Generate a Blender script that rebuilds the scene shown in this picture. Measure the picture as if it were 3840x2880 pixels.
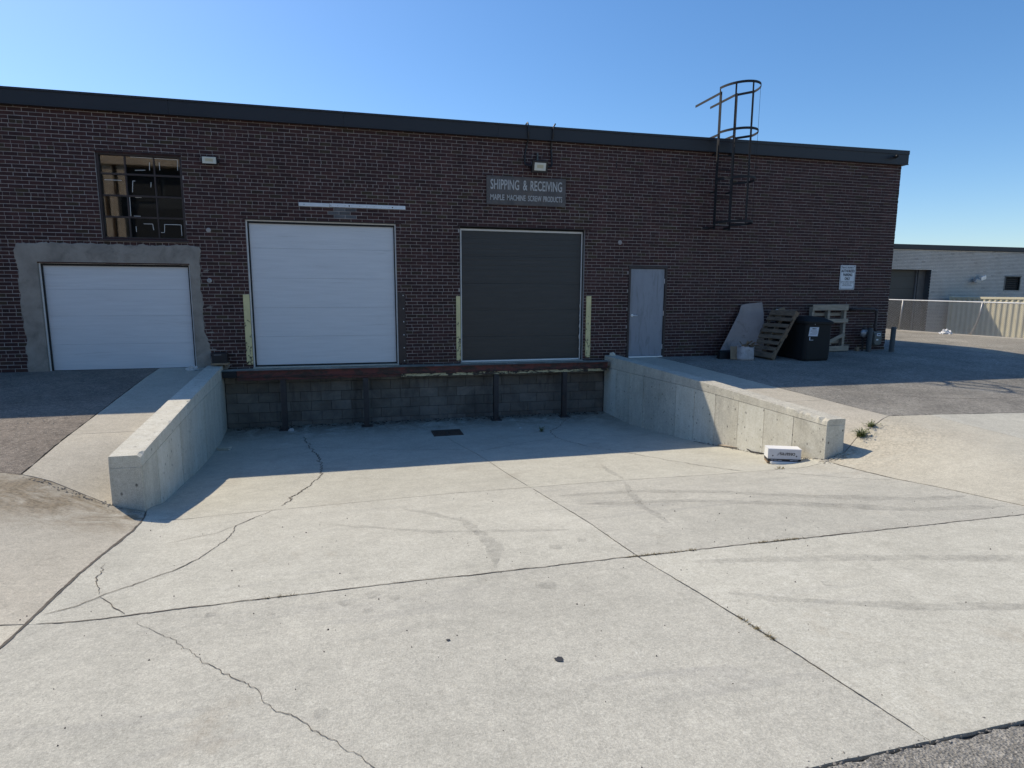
import bpy, bmesh, math, random
from mathutils import Vector, Matrix, noise

# ------------------------------------------------------------------ camera, sky, sun, exposure
scene = bpy.context.scene
for o in list(bpy.data.objects): bpy.data.objects.remove(o, do_unlink=True)
COL = scene.collection
R_RIGHT = Vector((0.96896907, -0.24714165, 0.00446674))
R_DOWN = Vector((-0.03264337, -0.14585552, -0.9887672))
R_FWD = Vector((0.24501706, 0.95793902, -0.14939703))
CAM = Vector((0.0, -12.873, 1.4624))
cd = bpy.data.cameras.new('camera'); co = bpy.data.objects.new('camera', cd); COL.objects.link(co)
mw = Matrix.Identity(4)
for i in range(3):
    mw[i][0] = R_RIGHT[i]; mw[i][1] = -R_DOWN[i]; mw[i][2] = -R_FWD[i]; mw[i][3] = CAM[i]
co.matrix_world = mw
cd.sensor_width = 36.0; cd.lens = 36.0 * 2285.5 / 3840.0
cd.clip_start = 0.05; cd.clip_end = 5000
scene.camera = co

SUN = Vector((-0.575, 0.705, 1.0)).normalized()          # towards the sun
SUN_EL = math.asin(SUN.z); SUN_AZ = math.atan2(SUN.x, SUN.y)
world = bpy.data.worlds.new('World'); scene.world = world; world.use_nodes = True
wn = world.node_tree; bg = wn.nodes['Background']
sky = wn.nodes.new('ShaderNodeTexSky'); sky.sky_type = 'NISHITA'; sky.sun_disc = False
sky.sun_elevation = SUN_EL; sky.sun_rotation = SUN_AZ
sky.altitude = 150.0; sky.air_density = 1.0; sky.dust_density = 0.6; sky.ozone_density = 4.5
hs = wn.nodes.new('ShaderNodeHueSaturation'); hs.inputs['Saturation'].default_value = 1.18      # the phone's vivid rendering of the blue
wn.links.new(sky.outputs[0], hs.inputs['Color']); wn.links.new(hs.outputs[0], bg.inputs[0]); bg.inputs[1].default_value = 0.148
sl = bpy.data.lights.new('sun', 'SUN'); so = bpy.data.objects.new('sun', sl); COL.objects.link(so)
sl.energy = 4.0; sl.angle = math.radians(0.5); sl.color = (1.0, 0.885, 0.715)
so.rotation_euler = (-SUN).to_track_quat('-Z', 'Y').to_euler(); so.location = (-20, 24, 40)
scene.view_settings.view_transform = 'Standard'; scene.view_settings.look = 'None'
scene.view_settings.exposure = 0.1; scene.view_settings.gamma = 1.0; scene.view_settings.use_curve_mapping = False
scene.render.resolution_x = 1024; scene.render.resolution_y = 768
random.seed(7)

# ------------------------------------------------------------------ helpers
def new_obj(name, data, parent=None):
    o = bpy.data.objects.new(name, data); COL.objects.link(o)
    if parent is not None:
        o.parent = parent
        o.matrix_parent_inverse = Matrix.Translation(-WLOC[parent])
        WLOC[o] = Vector((0, 0, 0))
    else:
        WLOC[o] = Vector((0, 0, 0))
    return o
WLOC = {}
def thing(name, label, cat, loc=(0, 0, 0), group=None):
    o = bpy.data.objects.new(name, None); COL.objects.link(o)
    o.location = loc; o.empty_display_size = 0.2; WLOC[o] = Vector(loc)
    tag(o, label, cat, group); return o
def tag(o, label=None, cat=None, group=None, kind=None):
    if label: o['label'] = label
    if cat: o['category'] = cat
    if group: o['group'] = group
    if kind: o['kind'] = kind
    return o

class MB:
    """collects simple shapes into one mesh (world coordinates)"""
    def __init__(s): s.v = []; s.f = []; s.a = []
    def quad(s, a, b, c, d, at=0.5):
        n = len(s.v); s.v += [tuple(a), tuple(b), tuple(c), tuple(d)]; s.f.append((n, n+1, n+2, n+3)); s.a.append(at)
    def box(s, x0, x1, y0, y1, z0, z1, at=0.5):
        n = len(s.v)
        s.v += [(x0,y0,z0),(x1,y0,z0),(x1,y1,z0),(x0,y1,z0),(x0,y0,z1),(x1,y0,z1),(x1,y1,z1),(x0,y1,z1)]
        for f in ((0,3,2,1),(4,5,6,7),(0,1,5,4),(1,2,6,5),(2,3,7,6),(3,0,4,7)):
            s.f.append(tuple(n+i for i in f)); s.a.append(at)
        return s
    def obox(s, o, ex, ey, ez, at=0.5):
        """box from corner o along three edge vectors"""
        n = len(s.v); o = Vector(o); ex = Vector(ex); ey = Vector(ey); ez = Vector(ez)
        for p in (o, o+ex, o+ex+ey, o+ey, o+ez, o+ex+ez, o+ex+ey+ez, o+ey+ez): s.v.append(tuple(p))
        for f in ((0,3,2,1),(4,5,6,7),(0,1,5,4),(1,2,6,5),(2,3,7,6),(3,0,4,7)):
            s.f.append(tuple(n+i for i in f)); s.a.append(at)
        return s
    def tube(s, pts, r, n=8, caps=True):
        pts = [Vector(p) for p in pts]; base = len(s.v); m = len(pts)
        rs = r if isinstance(r, (list, tuple)) else [r]*m
        prev = None
        for i, p in enumerate(pts):
            d = (pts[min(i+1, m-1)] - pts[max(i-1, 0)]).normalized()
            if prev is None:
                up = Vector((0, 0, 1)) if abs(d.z) < 0.9 else Vector((1, 0, 0))
                e1 = d.cross(up).normalized()
            else:
                e1 = (prev - d*prev.dot(d)).normalized()
            prev = e1; e2 = d.cross(e1)
            for k in range(n):
                a = 2*math.pi*k/n
                s.v.append(tuple(p + (e1*math.cos(a) + e2*math.sin(a))*rs[i]))
        for i in range(m-1):
            for k in range(n):
                a = base+i*n+k; b = base+i*n+(k+1) % n
                s.f.append((a, b, b+n, a+n)); s.a.append(0.5)
        if caps:
            s.f.append(tuple(base+k for k in range(n-1, -1, -1))); s.a.append(0.5)
            s.f.append(tuple(base+(m-1)*n+k for k in range(n))); s.a.append(0.5)
        return s
    def bar(s, a, b, w, t, side=(0, 0, 1)):
        """flat bar from a to b: width w along side direction, thickness t"""
        a = Vector(a); b = Vector(b); d = (b-a).normalized(); sd = Vector(side); sd = (sd - d*sd.dot(d)).normalized()
        n = d.cross(sd)
        return s.obox(a - sd*w/2 - n*t/2, sd*w, n*t, b-a)
    def lathe(s, prof, c, axis='z', n=20):
        base = len(s.v); c = Vector(c)
        for r, h in prof:
            for k in range(n):
                a = 2*math.pi*k/n; p = (r*math.cos(a), r*math.sin(a), h)
                if axis == 'y': p = (p[0], p[2], p[1])
                if axis == 'x': p = (p[2], p[0], p[1])
                s.v.append(tuple(c+Vector(p)))
        for i in range(len(prof)-1):
            for k in range(n):
                a = base+i*n+k; b = base+i*n+(k+1) % n
                s.f.append((a, b, b+n, a+n)); s.a.append(0.5)
        s.f.append(tuple(base+k for k in range(n-1, -1, -1))); s.a.append(0.5)
        s.f.append(tuple(base+(len(prof)-1)*n+k for k in range(n))); s.a.append(0.5)
        return s
    def prism(s, poly, y0, y1):
        """polygon in x,z extruded along y"""
        n = len(poly); b = len(s.v)
        for x, z in poly: s.v.append((x, y0, z))
        for x, z in poly: s.v.append((x, y1, z))
        s.f.append(tuple(b+i for i in range(n))); s.a.append(0.5)
        s.f.append(tuple(b+n+i for i in range(n-1, -1, -1))); s.a.append(0.5)
        for i in range(n):
            j = (i+1) % n; s.f.append((b+i, b+n+i, b+n+j, b+j)); s.a.append(0.5)
        return s
    def build(s, name, mat, parent=None, smooth=False, bevel=0.0, seg=1, fix=True):
        me = bpy.data.meshes.new(name); me.from_pydata(s.v, [], s.f)
        at = me.attributes.new('rnd', 'FLOAT', 'FACE')
        at.data.foreach_set('value', s.a)
        if fix or bevel > 0:
            bm = bmesh.new(); bm.from_mesh(me)
            if bevel > 0:
                bmesh.ops.remove_doubles(bm, verts=bm.verts, dist=1e-5)
                bmesh.ops.bevel(bm, geom=[e for e in bm.edges if len(e.link_faces) == 2 and e.calc_face_angle(0) > 0.6], offset=bevel, segments=seg, affect='EDGES', profile=0.6)
            bmesh.ops.recalc_face_normals(bm, faces=bm.faces)
            bm.to_mesh(me); bm.free()
        if smooth:
            for p in me.polygons: p.use_smooth = True
        me.materials.append(mat)
        return new_obj(name, me, parent)

def text_obj(name, s, x0, x1, z0, z1, y, mat, parent, upside=False, ext=0.0015, bold=0.0):
    cu = bpy.data.curves.new('t', 'FONT'); cu.body = s; cu.extrude = ext; cu.offset = bold; cu.resolution_u = 3
    to = bpy.data.objects.new('t', cu); COL.objects.link(to)
    bpy.context.view_layer.update()
    me = bpy.data.meshes.new_from_object(to.evaluated_get(bpy.context.evaluated_depsgraph_get()))
    bpy.data.objects.remove(to, do_unlink=True); bpy.data.curves.remove(cu)
    xs = [v.co.x for v in me.vertices]; ys = [v.co.y for v in me.vertices]
    ax, bx, ay, by = min(xs), max(xs), min(ys), max(ys)
    for v in me.vertices:
        u = (v.co.x-ax)/(bx-ax); w = (v.co.y-ay)/max(1e-6, by-ay)
        if upside: u, w = 1-u, 1-w
        v.co = (x0+(x1-x0)*u, y - v.co.z, z0+(z1-z0)*w)
    me.materials.clear(); me.materials.append(mat); me.name = name
    return new_obj(name, me, parent)

# ------------------------------------------------------------------ materials
def nodes(name):
    m = bpy.data.materials.new(name); m.use_nodes = True
    t = m.node_tree; b = t.nodes['Principled BSDF']
    return m, t, b
def N(t, kind, **kw):
    n = t.nodes.new('ShaderNode'+kind)
    for k, v in kw.items():
        if k.startswith('i_'): n.inputs[int(k[2:])].default_value = v
        else: setattr(n, k, v)
    return n
def coords(t, scale=(1, 1, 1)):
    c = N(t, 'TexCoord'); mp = N(t, 'Mapping'); mp.inputs['Scale'].default_value = scale
    t.links.new(c.outputs['Object'], mp.inputs[0]); return mp.outputs[0]
def noise_n(t, vec, scale, detail=4, rough=0.6, dist=0.0):
    n = N(t, 'TexNoise'); n.inputs['Scale'].default_value = scale; n.inputs['Detail'].default_value = detail
    n.inputs['Roughness'].default_value = rough; n.inputs['Distortion'].default_value = dist
    t.links.new(vec, n.inputs['Vector']); return n.outputs[0]
def ramp(t, val, lo, hi, c0=(0, 0, 0, 1), c1=(1, 1, 1, 1)):
    r = N(t, 'ValToRGB'); r.color_ramp.elements[0].position = lo; r.color_ramp.elements[1].position = hi
    r.color_ramp.elements[0].color = c0; r.color_ramp.elements[1].color = c1
    t.links.new(val, r.inputs[0]); return r.outputs[0]
def mix(t, fac, a, b, mode='MIX'):
    m = N(t, 'MixRGB', blend_type=mode)
    for s, v in ((m.inputs[0], fac), (m.inputs[1], a), (m.inputs[2], b)):
        if isinstance(v, (int, float)): s.default_value = v
        elif isinstance(v, tuple): s.default_value = v if len(v) == 4 else (*v, 1)
        else: t.links.new(v, s)
    return m.outputs[0]
def math_n(t, op, a, b=0.5):
    m = N(t, 'Math', operation=op)
    for s, v in ((m.inputs[0], a), (m.inputs[1], b)):
        if isinstance(v, (int, float)): s.default_value = v
        else: t.links.new(v, s)
    return m.outputs[0]
def bump(t, b, h, strength=0.3, dist=0.01, prev=None):
    n = N(t, 'Bump'); n.inputs['Strength'].default_value = strength; n.inputs['Distance'].default_value = dist
    t.links.new(h, n.inputs['Height'])
    if prev is not None: t.links.new(prev, n.inputs['Normal'])
    t.links.new(n.outputs[0], b.inputs['Normal']); return n.outputs[0]
def c4(c, k=1.0): return (c[0]*k, c[1]*k, c[2]*k, 1)

def simple(name, col, rough=0.6, var=0.25, scale=6.0, metal=0.0, bs=0.15, bscale=60.0, stretch=(1, 1, 1), dirt=None, dlo=0.55, dhi=0.7, dscale=4.0):
    """painted or plain surface: base colour with mottling, optional dirt blotches and fine relief"""
    m, t, b = nodes(name); v = coords(t, stretch)
    n1 = noise_n(t, v, scale, 5, 0.65)
    c = ramp(t, n1, 0.25, 0.75, c4(col, 1-var), c4(col, 1+var))
    if dirt is not None:
        n2 = noise_n(t, v, dscale, 6, 0.7, 0.6)
        c = mix(t, ramp(t, n2, dlo, dhi), c, c4(dirt))
    t.links.new(c, b.inputs['Base Color'])
    b.inputs['Roughness'].default_value = rough; b.inputs['Metallic'].default_value = metal
    if bs > 0: bump(t, b, noise_n(t, v, bscale, 3), bs, 0.004)
    return m

def concrete(name, col, wash=None, spot=0.5, broom=True, stain=(0.30, 0.23, 0.15), stainlo=0.62, stainhi=0.85, holes=False, tyre=False, scale=1.0):
    m, t, b = nodes(name); v = coords(t)
    big = noise_n(t, v, 0.55*scale, 6, 0.62, 0.4); mid = noise_n(t, v, 4.5*scale, 6, 0.7); fine = noise_n(t, v, 90, 4, 0.75); grit = noise_n(t, v, 260, 2, 0.5)
    c = ramp(t, big, 0.3, 0.72, c4(col, 0.77), c4(col, 1.15))
    c = mix(t, 0.55, c, ramp(t, mid, 0.3, 0.75, c4(col, 0.80), c4(col, 1.16)))
    c = mix(t, 0.62, c, ramp(t, fine, 0.3, 0.7, (0.30, 0.30, 0.30, 1), (0.70, 0.70, 0.70, 1)), 'OVERLAY')
    c = mix(t, 0.6, c, ramp(t, noise_n(t, v, 26, 5, 0.75), 0.3, 0.7, (0.38, 0.38, 0.38, 1), (0.62, 0.62, 0.62, 1)), 'OVERLAY')
    oi0 = N(t, 'ObjectInfo'); c = mix(t, 0.7, c, ramp(t, oi0.outputs['Random'], 0.0, 1.0, (0.445, 0.445, 0.45, 1), (0.55, 0.55, 0.545, 1)), 'OVERLAY')
    c = mix(t, 0.45, c, ramp(t, grit, 0.3, 0.7, (0.3, 0.3, 0.3, 1), (0.70, 0.70, 0.70, 1)), 'OVERLAY')
    st = noise_n(t, v, 0.8*scale, 5, 0.7, 0.8)
    c = mix(t, math_n(t, 'MULTIPLY', ramp(t, st, stainlo, stainhi), 0.55), c, c4(stain))
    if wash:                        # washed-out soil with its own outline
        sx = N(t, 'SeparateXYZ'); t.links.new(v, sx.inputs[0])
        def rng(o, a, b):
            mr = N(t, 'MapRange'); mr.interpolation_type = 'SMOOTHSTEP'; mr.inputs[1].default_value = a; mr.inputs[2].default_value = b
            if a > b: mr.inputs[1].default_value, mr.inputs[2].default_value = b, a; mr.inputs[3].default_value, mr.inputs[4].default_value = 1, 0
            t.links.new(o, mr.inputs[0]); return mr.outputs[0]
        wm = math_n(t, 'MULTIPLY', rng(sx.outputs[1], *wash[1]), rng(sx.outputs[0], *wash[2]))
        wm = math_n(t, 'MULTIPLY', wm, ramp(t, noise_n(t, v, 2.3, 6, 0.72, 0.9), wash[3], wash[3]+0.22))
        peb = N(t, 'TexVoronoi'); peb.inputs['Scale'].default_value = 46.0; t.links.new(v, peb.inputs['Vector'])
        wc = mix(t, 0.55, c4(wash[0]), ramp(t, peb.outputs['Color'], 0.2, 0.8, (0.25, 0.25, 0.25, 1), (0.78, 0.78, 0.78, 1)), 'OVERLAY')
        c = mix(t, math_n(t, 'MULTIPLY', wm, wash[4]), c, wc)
    # small dark specks
    vo = N(t, 'TexVoronoi'); vo.inputs['Scale'].default_value = 34.0; t.links.new(v, vo.inputs['Vector'])
    sp = ramp(t, vo.outputs['Distance'], 0.06, 0.16, (1, 1, 1, 1), (0, 0, 0, 1))
    gate = ramp(t, noise_n(t, v, 3.1, 3, 0.6), 0.46, 0.60)
    c = mix(t, math_n(t, 'MULTIPLY', math_n(t, 'MULTIPLY', sp, gate), spot), c, (0.10, 0.095, 0.085, 1))
    if tyre:
        v2 = coords(t, (0.16, 1.5, 1.0)); tn = noise_n(t, v2, 2.2, 5, 0.68, 1.1)
        tm = math_n(t, 'MULTIPLY', ramp(t, tn, 0.54, 0.72), ramp(t, noise_n(t, v, 0.35, 3, 0.5), 0.40, 0.62))
        c = mix(t, math_n(t, 'MULTIPLY', tm, 0.34), c, (0.17, 0.17, 0.18, 1))
    h = fine
    if holes:
        vh = N(t, 'TexVoronoi'); vh.inputs['Scale'].default_value = 11.5; t.links.new(coords(t, (1, 1, 0.75)), vh.inputs['Vector'])
        hm = ramp(t, vh.outputs['Distance'], 0.09, 0.18, (1, 1, 1, 1), (0, 0, 0, 1))
        hm = math_n(t, 'MULTIPLY', hm, ramp(t, noise_n(t, v, 3.0, 4, 0.7), 0.40, 0.56))
        oi = N(t, 'ObjectInfo'); c = mix(t, 0.8, c, ramp(t, oi.outputs['Random'], 0.0, 1.0, (0.45, 0.45, 0.45, 1), (0.55, 0.55, 0.54, 1)), 'OVERLAY')
        c = mix(t, math_n(t, 'MULTIPLY', hm, 0.80), c, (0.07, 0.065, 0.055, 1))
        vs = noise_n(t, coords(t, (3.5, 3.5, 0.35)), 2.2, 5, 0.65)
        c = mix(t, 0.45, c, ramp(t, vs, 0.3, 0.7, (0.36, 0.36, 0.36, 1), (0.62, 0.62, 0.62, 1)), 'OVERLAY')
    t.links.new(c, b.inputs['Base Color']); b.inputs['Roughness'].default_value = 0.9
    b.inputs['Specular IOR Level'].default_value = 0.25
    bn = bump(t, b, h, 0.32, 0.006)
    if broom:
        bl = noise_n(t, coords(t, (22, 2.2, 1)), 9.0, 3, 0.6)
        bn = bump(t, b, bl, 0.22, 0.006, bn)
    bump(t, b, mid, 0.25, 0.012, bn)
    return m

def asphalt(name, col, patch=(0.16, 0.145, 0.12)):
    m, t, b = nodes(name); v = coords(t)
    big = noise_n(t, v, 0.7, 6, 0.68, 0.5); st = noise_n(t, v, 150, 3, 0.7)
    vo = N(t, 'TexVoronoi'); vo.inputs['Scale'].default_value = 85.0; t.links.new(v, vo.inputs['Vector'])
    c = ramp(t, big, 0.3, 0.7, c4(col, 0.72), c4(col, 1.3))
    c = mix(t, 0.9, c, ramp(t, st, 0.3, 0.72, (0.15, 0.15, 0.15, 1), (0.85, 0.85, 0.85, 1)), 'OVERLAY')
    c = mix(t, 0.8, c, ramp(t, noise_n(t, v, 38, 5, 0.8), 0.3, 0.7, (0.25, 0.25, 0.25, 1), (0.75, 0.75, 0.75, 1)), 'OVERLAY')
    v3 = N(t, 'TexVoronoi'); v3.inputs['Scale'].default_value = 30.0; t.links.new(v, v3.inputs['Vector'])
    c = mix(t, 0.42, c, ramp(t, v3.outputs['Color'], 0.15, 0.85, (0.26, 0.26, 0.26, 1), (0.76, 0.75, 0.73, 1)), 'OVERLAY')
    c = mix(t, 0.4, c, ramp(t, noise_n(t, v, 9, 6, 0.75, 0.4), 0.32, 0.68, (0.33, 0.33, 0.33, 1), (0.67, 0.67, 0.66, 1)), 'OVERLAY')
    c = mix(t, math_n(t, 'MULTIPLY', ramp(t, vo.outputs['Color'], 0.80, 0.92), 0.55), c, (0.40, 0.38, 0.33, 1))
    c = mix(t, math_n(t, 'MULTIPLY', ramp(t, noise_n(t, v, 1.6, 6, 0.72, 0.7), 0.5, 0.72), 0.5), c, c4(patch))
    t.links.new(c, b.inputs['Base Color']); b.inputs['Roughness'].default_value = 0.93
    b.inputs['Specular IOR Level'].default_value = 0.25
    bump(t, b, vo.outputs['Distance'], 0.6, 0.012, bump(t, b, st, 0.5, 0.008)); return m

def brick_mat(name, lo, hi, odd, mortar_smear=0.0, streak=0.7):
    m, t, b = nodes(name); v = coords(t)
    a = N(t, 'Attribute', attribute_name='rnd'); f = a.outputs['Fac']
    r = N(t, 'ValToRGB'); e = r.color_ramp; e.elements[0].position = 0.0; e.elements[0].color = c4(lo)
    e.elements[1].position = 0.84; e.elements[1].color = c4(hi)
    x = e.elements.new(0.93); x.color = c4(odd); x = e.elements.new(1.0); x.color = c4(lo, 0.8)
    t.links.new(f, r.inputs[0]); c = r.outputs[0]
    c = mix(t, 0.6, c, ramp(t, noise_n(t, v, 70, 4, 0.7), 0.3, 0.7, (0.33, 0.33, 0.33, 1), (0.67, 0.67, 0.67, 1)), 'OVERLAY')
    big = noise_n(t, v, 0.7, 5, 0.65, 0.4)
    c = mix(t, 0.5, c, ramp(t, big, 0.3, 0.7, (0.36, 0.36, 0.36, 1), (0.62, 0.62, 0.62, 1)), 'OVERLAY')
    stk = noise_n(t, coords(t, (2.2, 1, 0.16)), 1.6, 6, 0.7, 0.3)      # rain streaks and soot
    c = mix(t, streak, c, ramp(t, stk, 0.32, 0.68, (0.33, 0.33, 0.33, 1), (0.60, 0.60, 0.60, 1)), 'OVERLAY')
    if mortar_smear > 0:
        c = mix(t, math_n(t, 'MULTIPLY', ramp(t, noise_n(t, v, 5.5, 6, 0.75, 0.8), 0.60, 0.78), mortar_smear), c, (0.24, 0.22, 0.20, 1))
    t.links.new(c, b.inputs['Base Color']); b.inputs['Roughness'].default_value = 0.8
    b.inputs['Specular IOR Level'].default_value = 0.35
    bump(t, b, noise_n(t, v, 120, 4, 0.7), 0.5, 0.004); return m

def chipped(name, paint, under, lo, hi, scale=9.0, stretch=(1, 1, 1), rough=0.55, bottom=None):
    m, t, b = nodes(name); v = coords(t, stretch)
    n = noise_n(t, v, scale, 7, 0.72, 0.5)
    if bottom is not None:      # wear grows towards the tail of lifted loads, low down
        s = N(t, 'SeparateXYZ'); t.links.new(coords(t), s.inputs[0])
        k = math_n(t, 'MULTIPLY', math_n(t, 'SUBTRACT', bottom, s.outputs[2]), 0.10)
        n = math_n(t, 'ADD', n, k)
    mask = ramp(t, n, lo, hi)
    p = ramp(t, noise_n(t, v, 3.0, 5, 0.7), 0.3, 0.7, c4(paint, 0.85), c4(paint, 1.1))
    u = ramp(t, noise_n(t, v, 14.0, 5, 0.7), 0.3, 0.7, c4(under, 0.6), c4(under, 1.5))
    t.links.new(mix(t, mask, p, u), b.inputs['Base Color']); b.inputs['Roughness'].default_value = rough
    bump(t, b, mask, -0.4, 0.004); return m

M = {}
M['brick'] = brick_mat('dark brown brick', (0.042, 0.019, 0.019), (0.073, 0.031, 0.028), (0.060, 0.041, 0.023), 0.07)
M['brick_grey'] = brick_mat('brick under smeared grey paint', (0.10, 0.10, 0.105), (0.14, 0.14, 0.145), (0.12, 0.115, 0.11), 0.3)
M['mortar'] = simple('grey mortar', (0.40, 0.365, 0.345), 0.95, 0.2, 3.0, bs=0.4, bscale=140, dirt=(0.20, 0.175, 0.155), dlo=0.55, dhi=0.8, dscale=1.3)
M['slab'] = concrete('yard concrete', (0.505, 0.488, 0.415), tyre=True)
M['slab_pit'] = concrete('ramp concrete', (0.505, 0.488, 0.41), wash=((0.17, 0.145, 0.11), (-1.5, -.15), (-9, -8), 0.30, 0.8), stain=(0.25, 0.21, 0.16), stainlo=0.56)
M['slab_tan'] = concrete('worn tan concrete', (0.52, 0.49, 0.40), wash=((0.44, 0.395, 0.305), (-7.9, -6.5), (8.5, 7.2), 0.30, 0.62), spot=0.8)
M['slab_left'] = concrete('stained apron concrete', (0.52, 0.485, 0.40), wash=((0.21, 0.17, 0.115), (-7.5, -6.6), (-5.4, -3.0), 0.34, 0.9), spot=0.6, stain=(0.30, 0.25, 0.18), stainlo=0.56)
M['strip'] = concrete('walkway concrete', (0.50, 0.46, 0.375), spot=0.35, stainlo=0.66)
M['wallc'] = concrete('cast concrete', (0.60, 0.575, 0.49), spot=0.2, broom=False, holes=True, stain=(0.33, 0.29, 0.2), stainlo=0.62)
M['seam'] = simple('dark form seam', (0.19, 0.18, 0.16), 0.95, 0.35, 8)
M['asphalt'] = asphalt('weathered asphalt', (0.245, 0.232, 0.205), (0.32, 0.30, 0.255))
M['asphalt_left'] = asphalt('stained brown asphalt', (0.205, 0.178, 0.15), (0.285, 0.24, 0.195))
M['asphalt_pale'] = asphalt('dusty pale asphalt', (0.30, 0.275, 0.225), (0.36, 0.32, 0.25))
M['dirt'] = simple('dirt in joints', (0.062, 0.052, 0.042), 0.98, 0.5, 9, bs=0.6)
M['joint'] = simple('joint dust', (0.20, 0.18, 0.145), 0.98, 0.6, 7, bs=0.3)
M['crack'] = simple('crack dirt', (0.115, 0.10, 0.08), 0.98, 0.45, 12, bs=0.3)
M['door_white'] = simple('white door steel', (0.66, 0.67, 0.68), 0.5, 0.07, 1.2, bs=0.06, bscale=25, stretch=(1, 1, 14), dirt=(0.46, 0.46, 0.45), dlo=0.58, dhi=0.85, dscale=0.8)
M['door_dark'] = simple('charcoal door steel', (0.040, 0.039, 0.037), 0.5, 0.16, 1.6, bs=0.06, bscale=25, stretch=(1, 1, 10), dirt=(0.058, 0.054, 0.05), dlo=0.56, dhi=0.8, dscale=1.2)
M['door_steel'] = simple('grey door paint', (0.25, 0.265, 0.30), 0.45, 0.12, 2.0, bs=0.05, stretch=(2.5, 1, 0.5), dirt=(0.125, 0.13, 0.145), dlo=0.50, dhi=0.76, dscale=3.0)
M['rubber'] = simple('black rubber seal', (0.012, 0.012, 0.013), 0.7, 0.3, 20)
M['white_trim'] = simple('white trim', (0.70, 0.69, 0.66), 0.55, 0.1, 6, dirt=(0.4, 0.38, 0.34), dlo=0.62, dhi=0.8, dscale=7)
M['brown_steel'] = simple('dark brown steel', (0.045, 0.030, 0.026), 0.6, 0.3, 5, bs=0.2)
M['yellow'] = chipped('chipped yellow paint', (0.70, 0.61, 0.31), (0.055, 0.045, 0.032), 0.58, 0.62, 13.0, (1, 1, 0.75), bottom=0.75)
M['red'] = chipped('red oxide steel', (0.17, 0.050, 0.040), (0.060, 0.036, 0.028), 0.45, 0.56, 4.5, (0.8, 1, 1.6), 0.75)
M['flake'] = chipped('flaking yellow flange', (0.60, 0.52, 0.30), (0.045, 0.032, 0.026), 0.47, 0.53, 5.0, (1.1, 1, 3), 0.7)
M['post'] = simple('dark brown post', (0.050, 0.040, 0.036), 0.65, 0.35, 6, bs=0.2, dirt=(0.10, 0.055, 0.035), dlo=0.6, dhi=0.75)
M['block'] = None
M['fascia'] = simple('navy grey metal fascia', (0.020, 0.020, 0.023), 0.55, 0.12, 0.9, bs=0.0)
M['roof'] = simple('roof gravel', (0.22, 0.21, 0.20), 0.95, 0.3, 40)
M['black'] = simple('black steel', (0.014, 0.014, 0.016), 0.45, 0.3, 10)
M['black_paint'] = simple('worn black paint', (0.013, 0.012, 0.013), 0.75, 0.35, 8, dirt=(0.04, 0.034, 0.03), dlo=0.62, dhi=0.78, dscale=12)
M['galv'] = simple('galvanised steel', (0.36, 0.36, 0.36), 0.5, 0.2, 14, metal=0.5)
M['alu'] = simple('bare aluminium', (0.74, 0.75, 0.76), 0.35, 0.08, 5, metal=0.4, bs=0)
M['led'] = simple('led array', (0.50, 0.46, 0.32), 0.5, 0.08, 9, bs=0)
M['lens'] = simple('lamp lens', (0.62, 0.63, 0.56), 0.25, 0.06, 9, bs=0)
M['sign_old'] = simple('weathered sign board', (0.105, 0.094, 0.088), 0.75, 0.3, 6, bs=0.3, bscale=18, dirt=(0.16, 0.128, 0.105), dlo=0.5, dhi=0.75, dscale=5)
M['sign_letter'] = chipped('weathered letter paint', (0.48, 0.47, 0.45), (0.14, 0.13, 0.12), 0.58, 0.66, 19.0)
M['white_sign'] = simple('white sign face', (0.66, 0.68, 0.70), 0.4, 0.05, 4, bs=0)
M['ink'] = simple('black print', (0.018, 0.019, 0.024), 0.5, 0.1, 5, bs=0)
M['stucco'] = simple('grey parging', (0.30, 0.265, 0.225), 0.95, 0.25, 3.2, bs=0.7, bscale=28, dirt=(0.17, 0.152, 0.13), dlo=0.50, dhi=0.72, dscale=2.4)
M['wood'] = simple('weathered pallet wood', (0.36, 0.30, 0.225), 0.85, 0.3, 3.0, bs=0.35, bscale=30, stretch=(1.2, 8, 8), dirt=(0.13, 0.11, 0.09), dlo=0.56, dhi=0.75, dscale=4)
M['wood_dark'] = simple('old brown pallet wood', (0.195, 0.142, 0.095), 0.88, 0.35, 3.0, bs=0.35, bscale=30, stretch=(8, 1.5, 8), dirt=(0.07, 0.055, 0.042), dlo=0.52, dhi=0.72, dscale=4)
M['ply'] = simple('pinkish plywood', (0.33, 0.275, 0.25), 0.85, 0.16, 2.0, bs=0.2, stretch=(1, 1, 1), dirt=(0.16, 0.135, 0.12), dlo=0.55, dhi=0.72, dscale=3.2)
M['plastic'] = simple('black plastic', (0.006, 0.006, 0.006), 0.75, 0.3, 4, bs=0.12, bscale=14)
M['paper'] = simple('white paper', (0.62, 0.66, 0.72), 0.7, 0.06, 8, bs=0.1)
M['bag'] = simple('white woven sack', (0.46, 0.43, 0.43), 0.75, 0.18, 7, bs=0.5, bscale=40, dirt=(0.24, 0.2, 0.18), dlo=0.55, dhi=0.75)
M['card'] = simple('brown cardboard', (0.27, 0.195, 0.125), 0.9, 0.22, 6, bs=0.25, dirt=(0.12, 0.09, 0.06), dlo=0.58, dhi=0.75)
M['carton'] = simple('grey white carton', (0.57, 0.57, 0.60), 0.65, 0.06, 6, bs=0.1)
M['carton_white'] = simple('white carton board', (0.78, 0.78, 0.76), 0.65, 0.05, 6, bs=0.1)
M['meter'] = simple('grey green meter paint', (0.105, 0.115, 0.105), 0.45, 0.15, 8)
M['pipe'] = simple('dark gas pipe', (0.045, 0.034, 0.032), 0.55, 0.3, 10)
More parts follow.
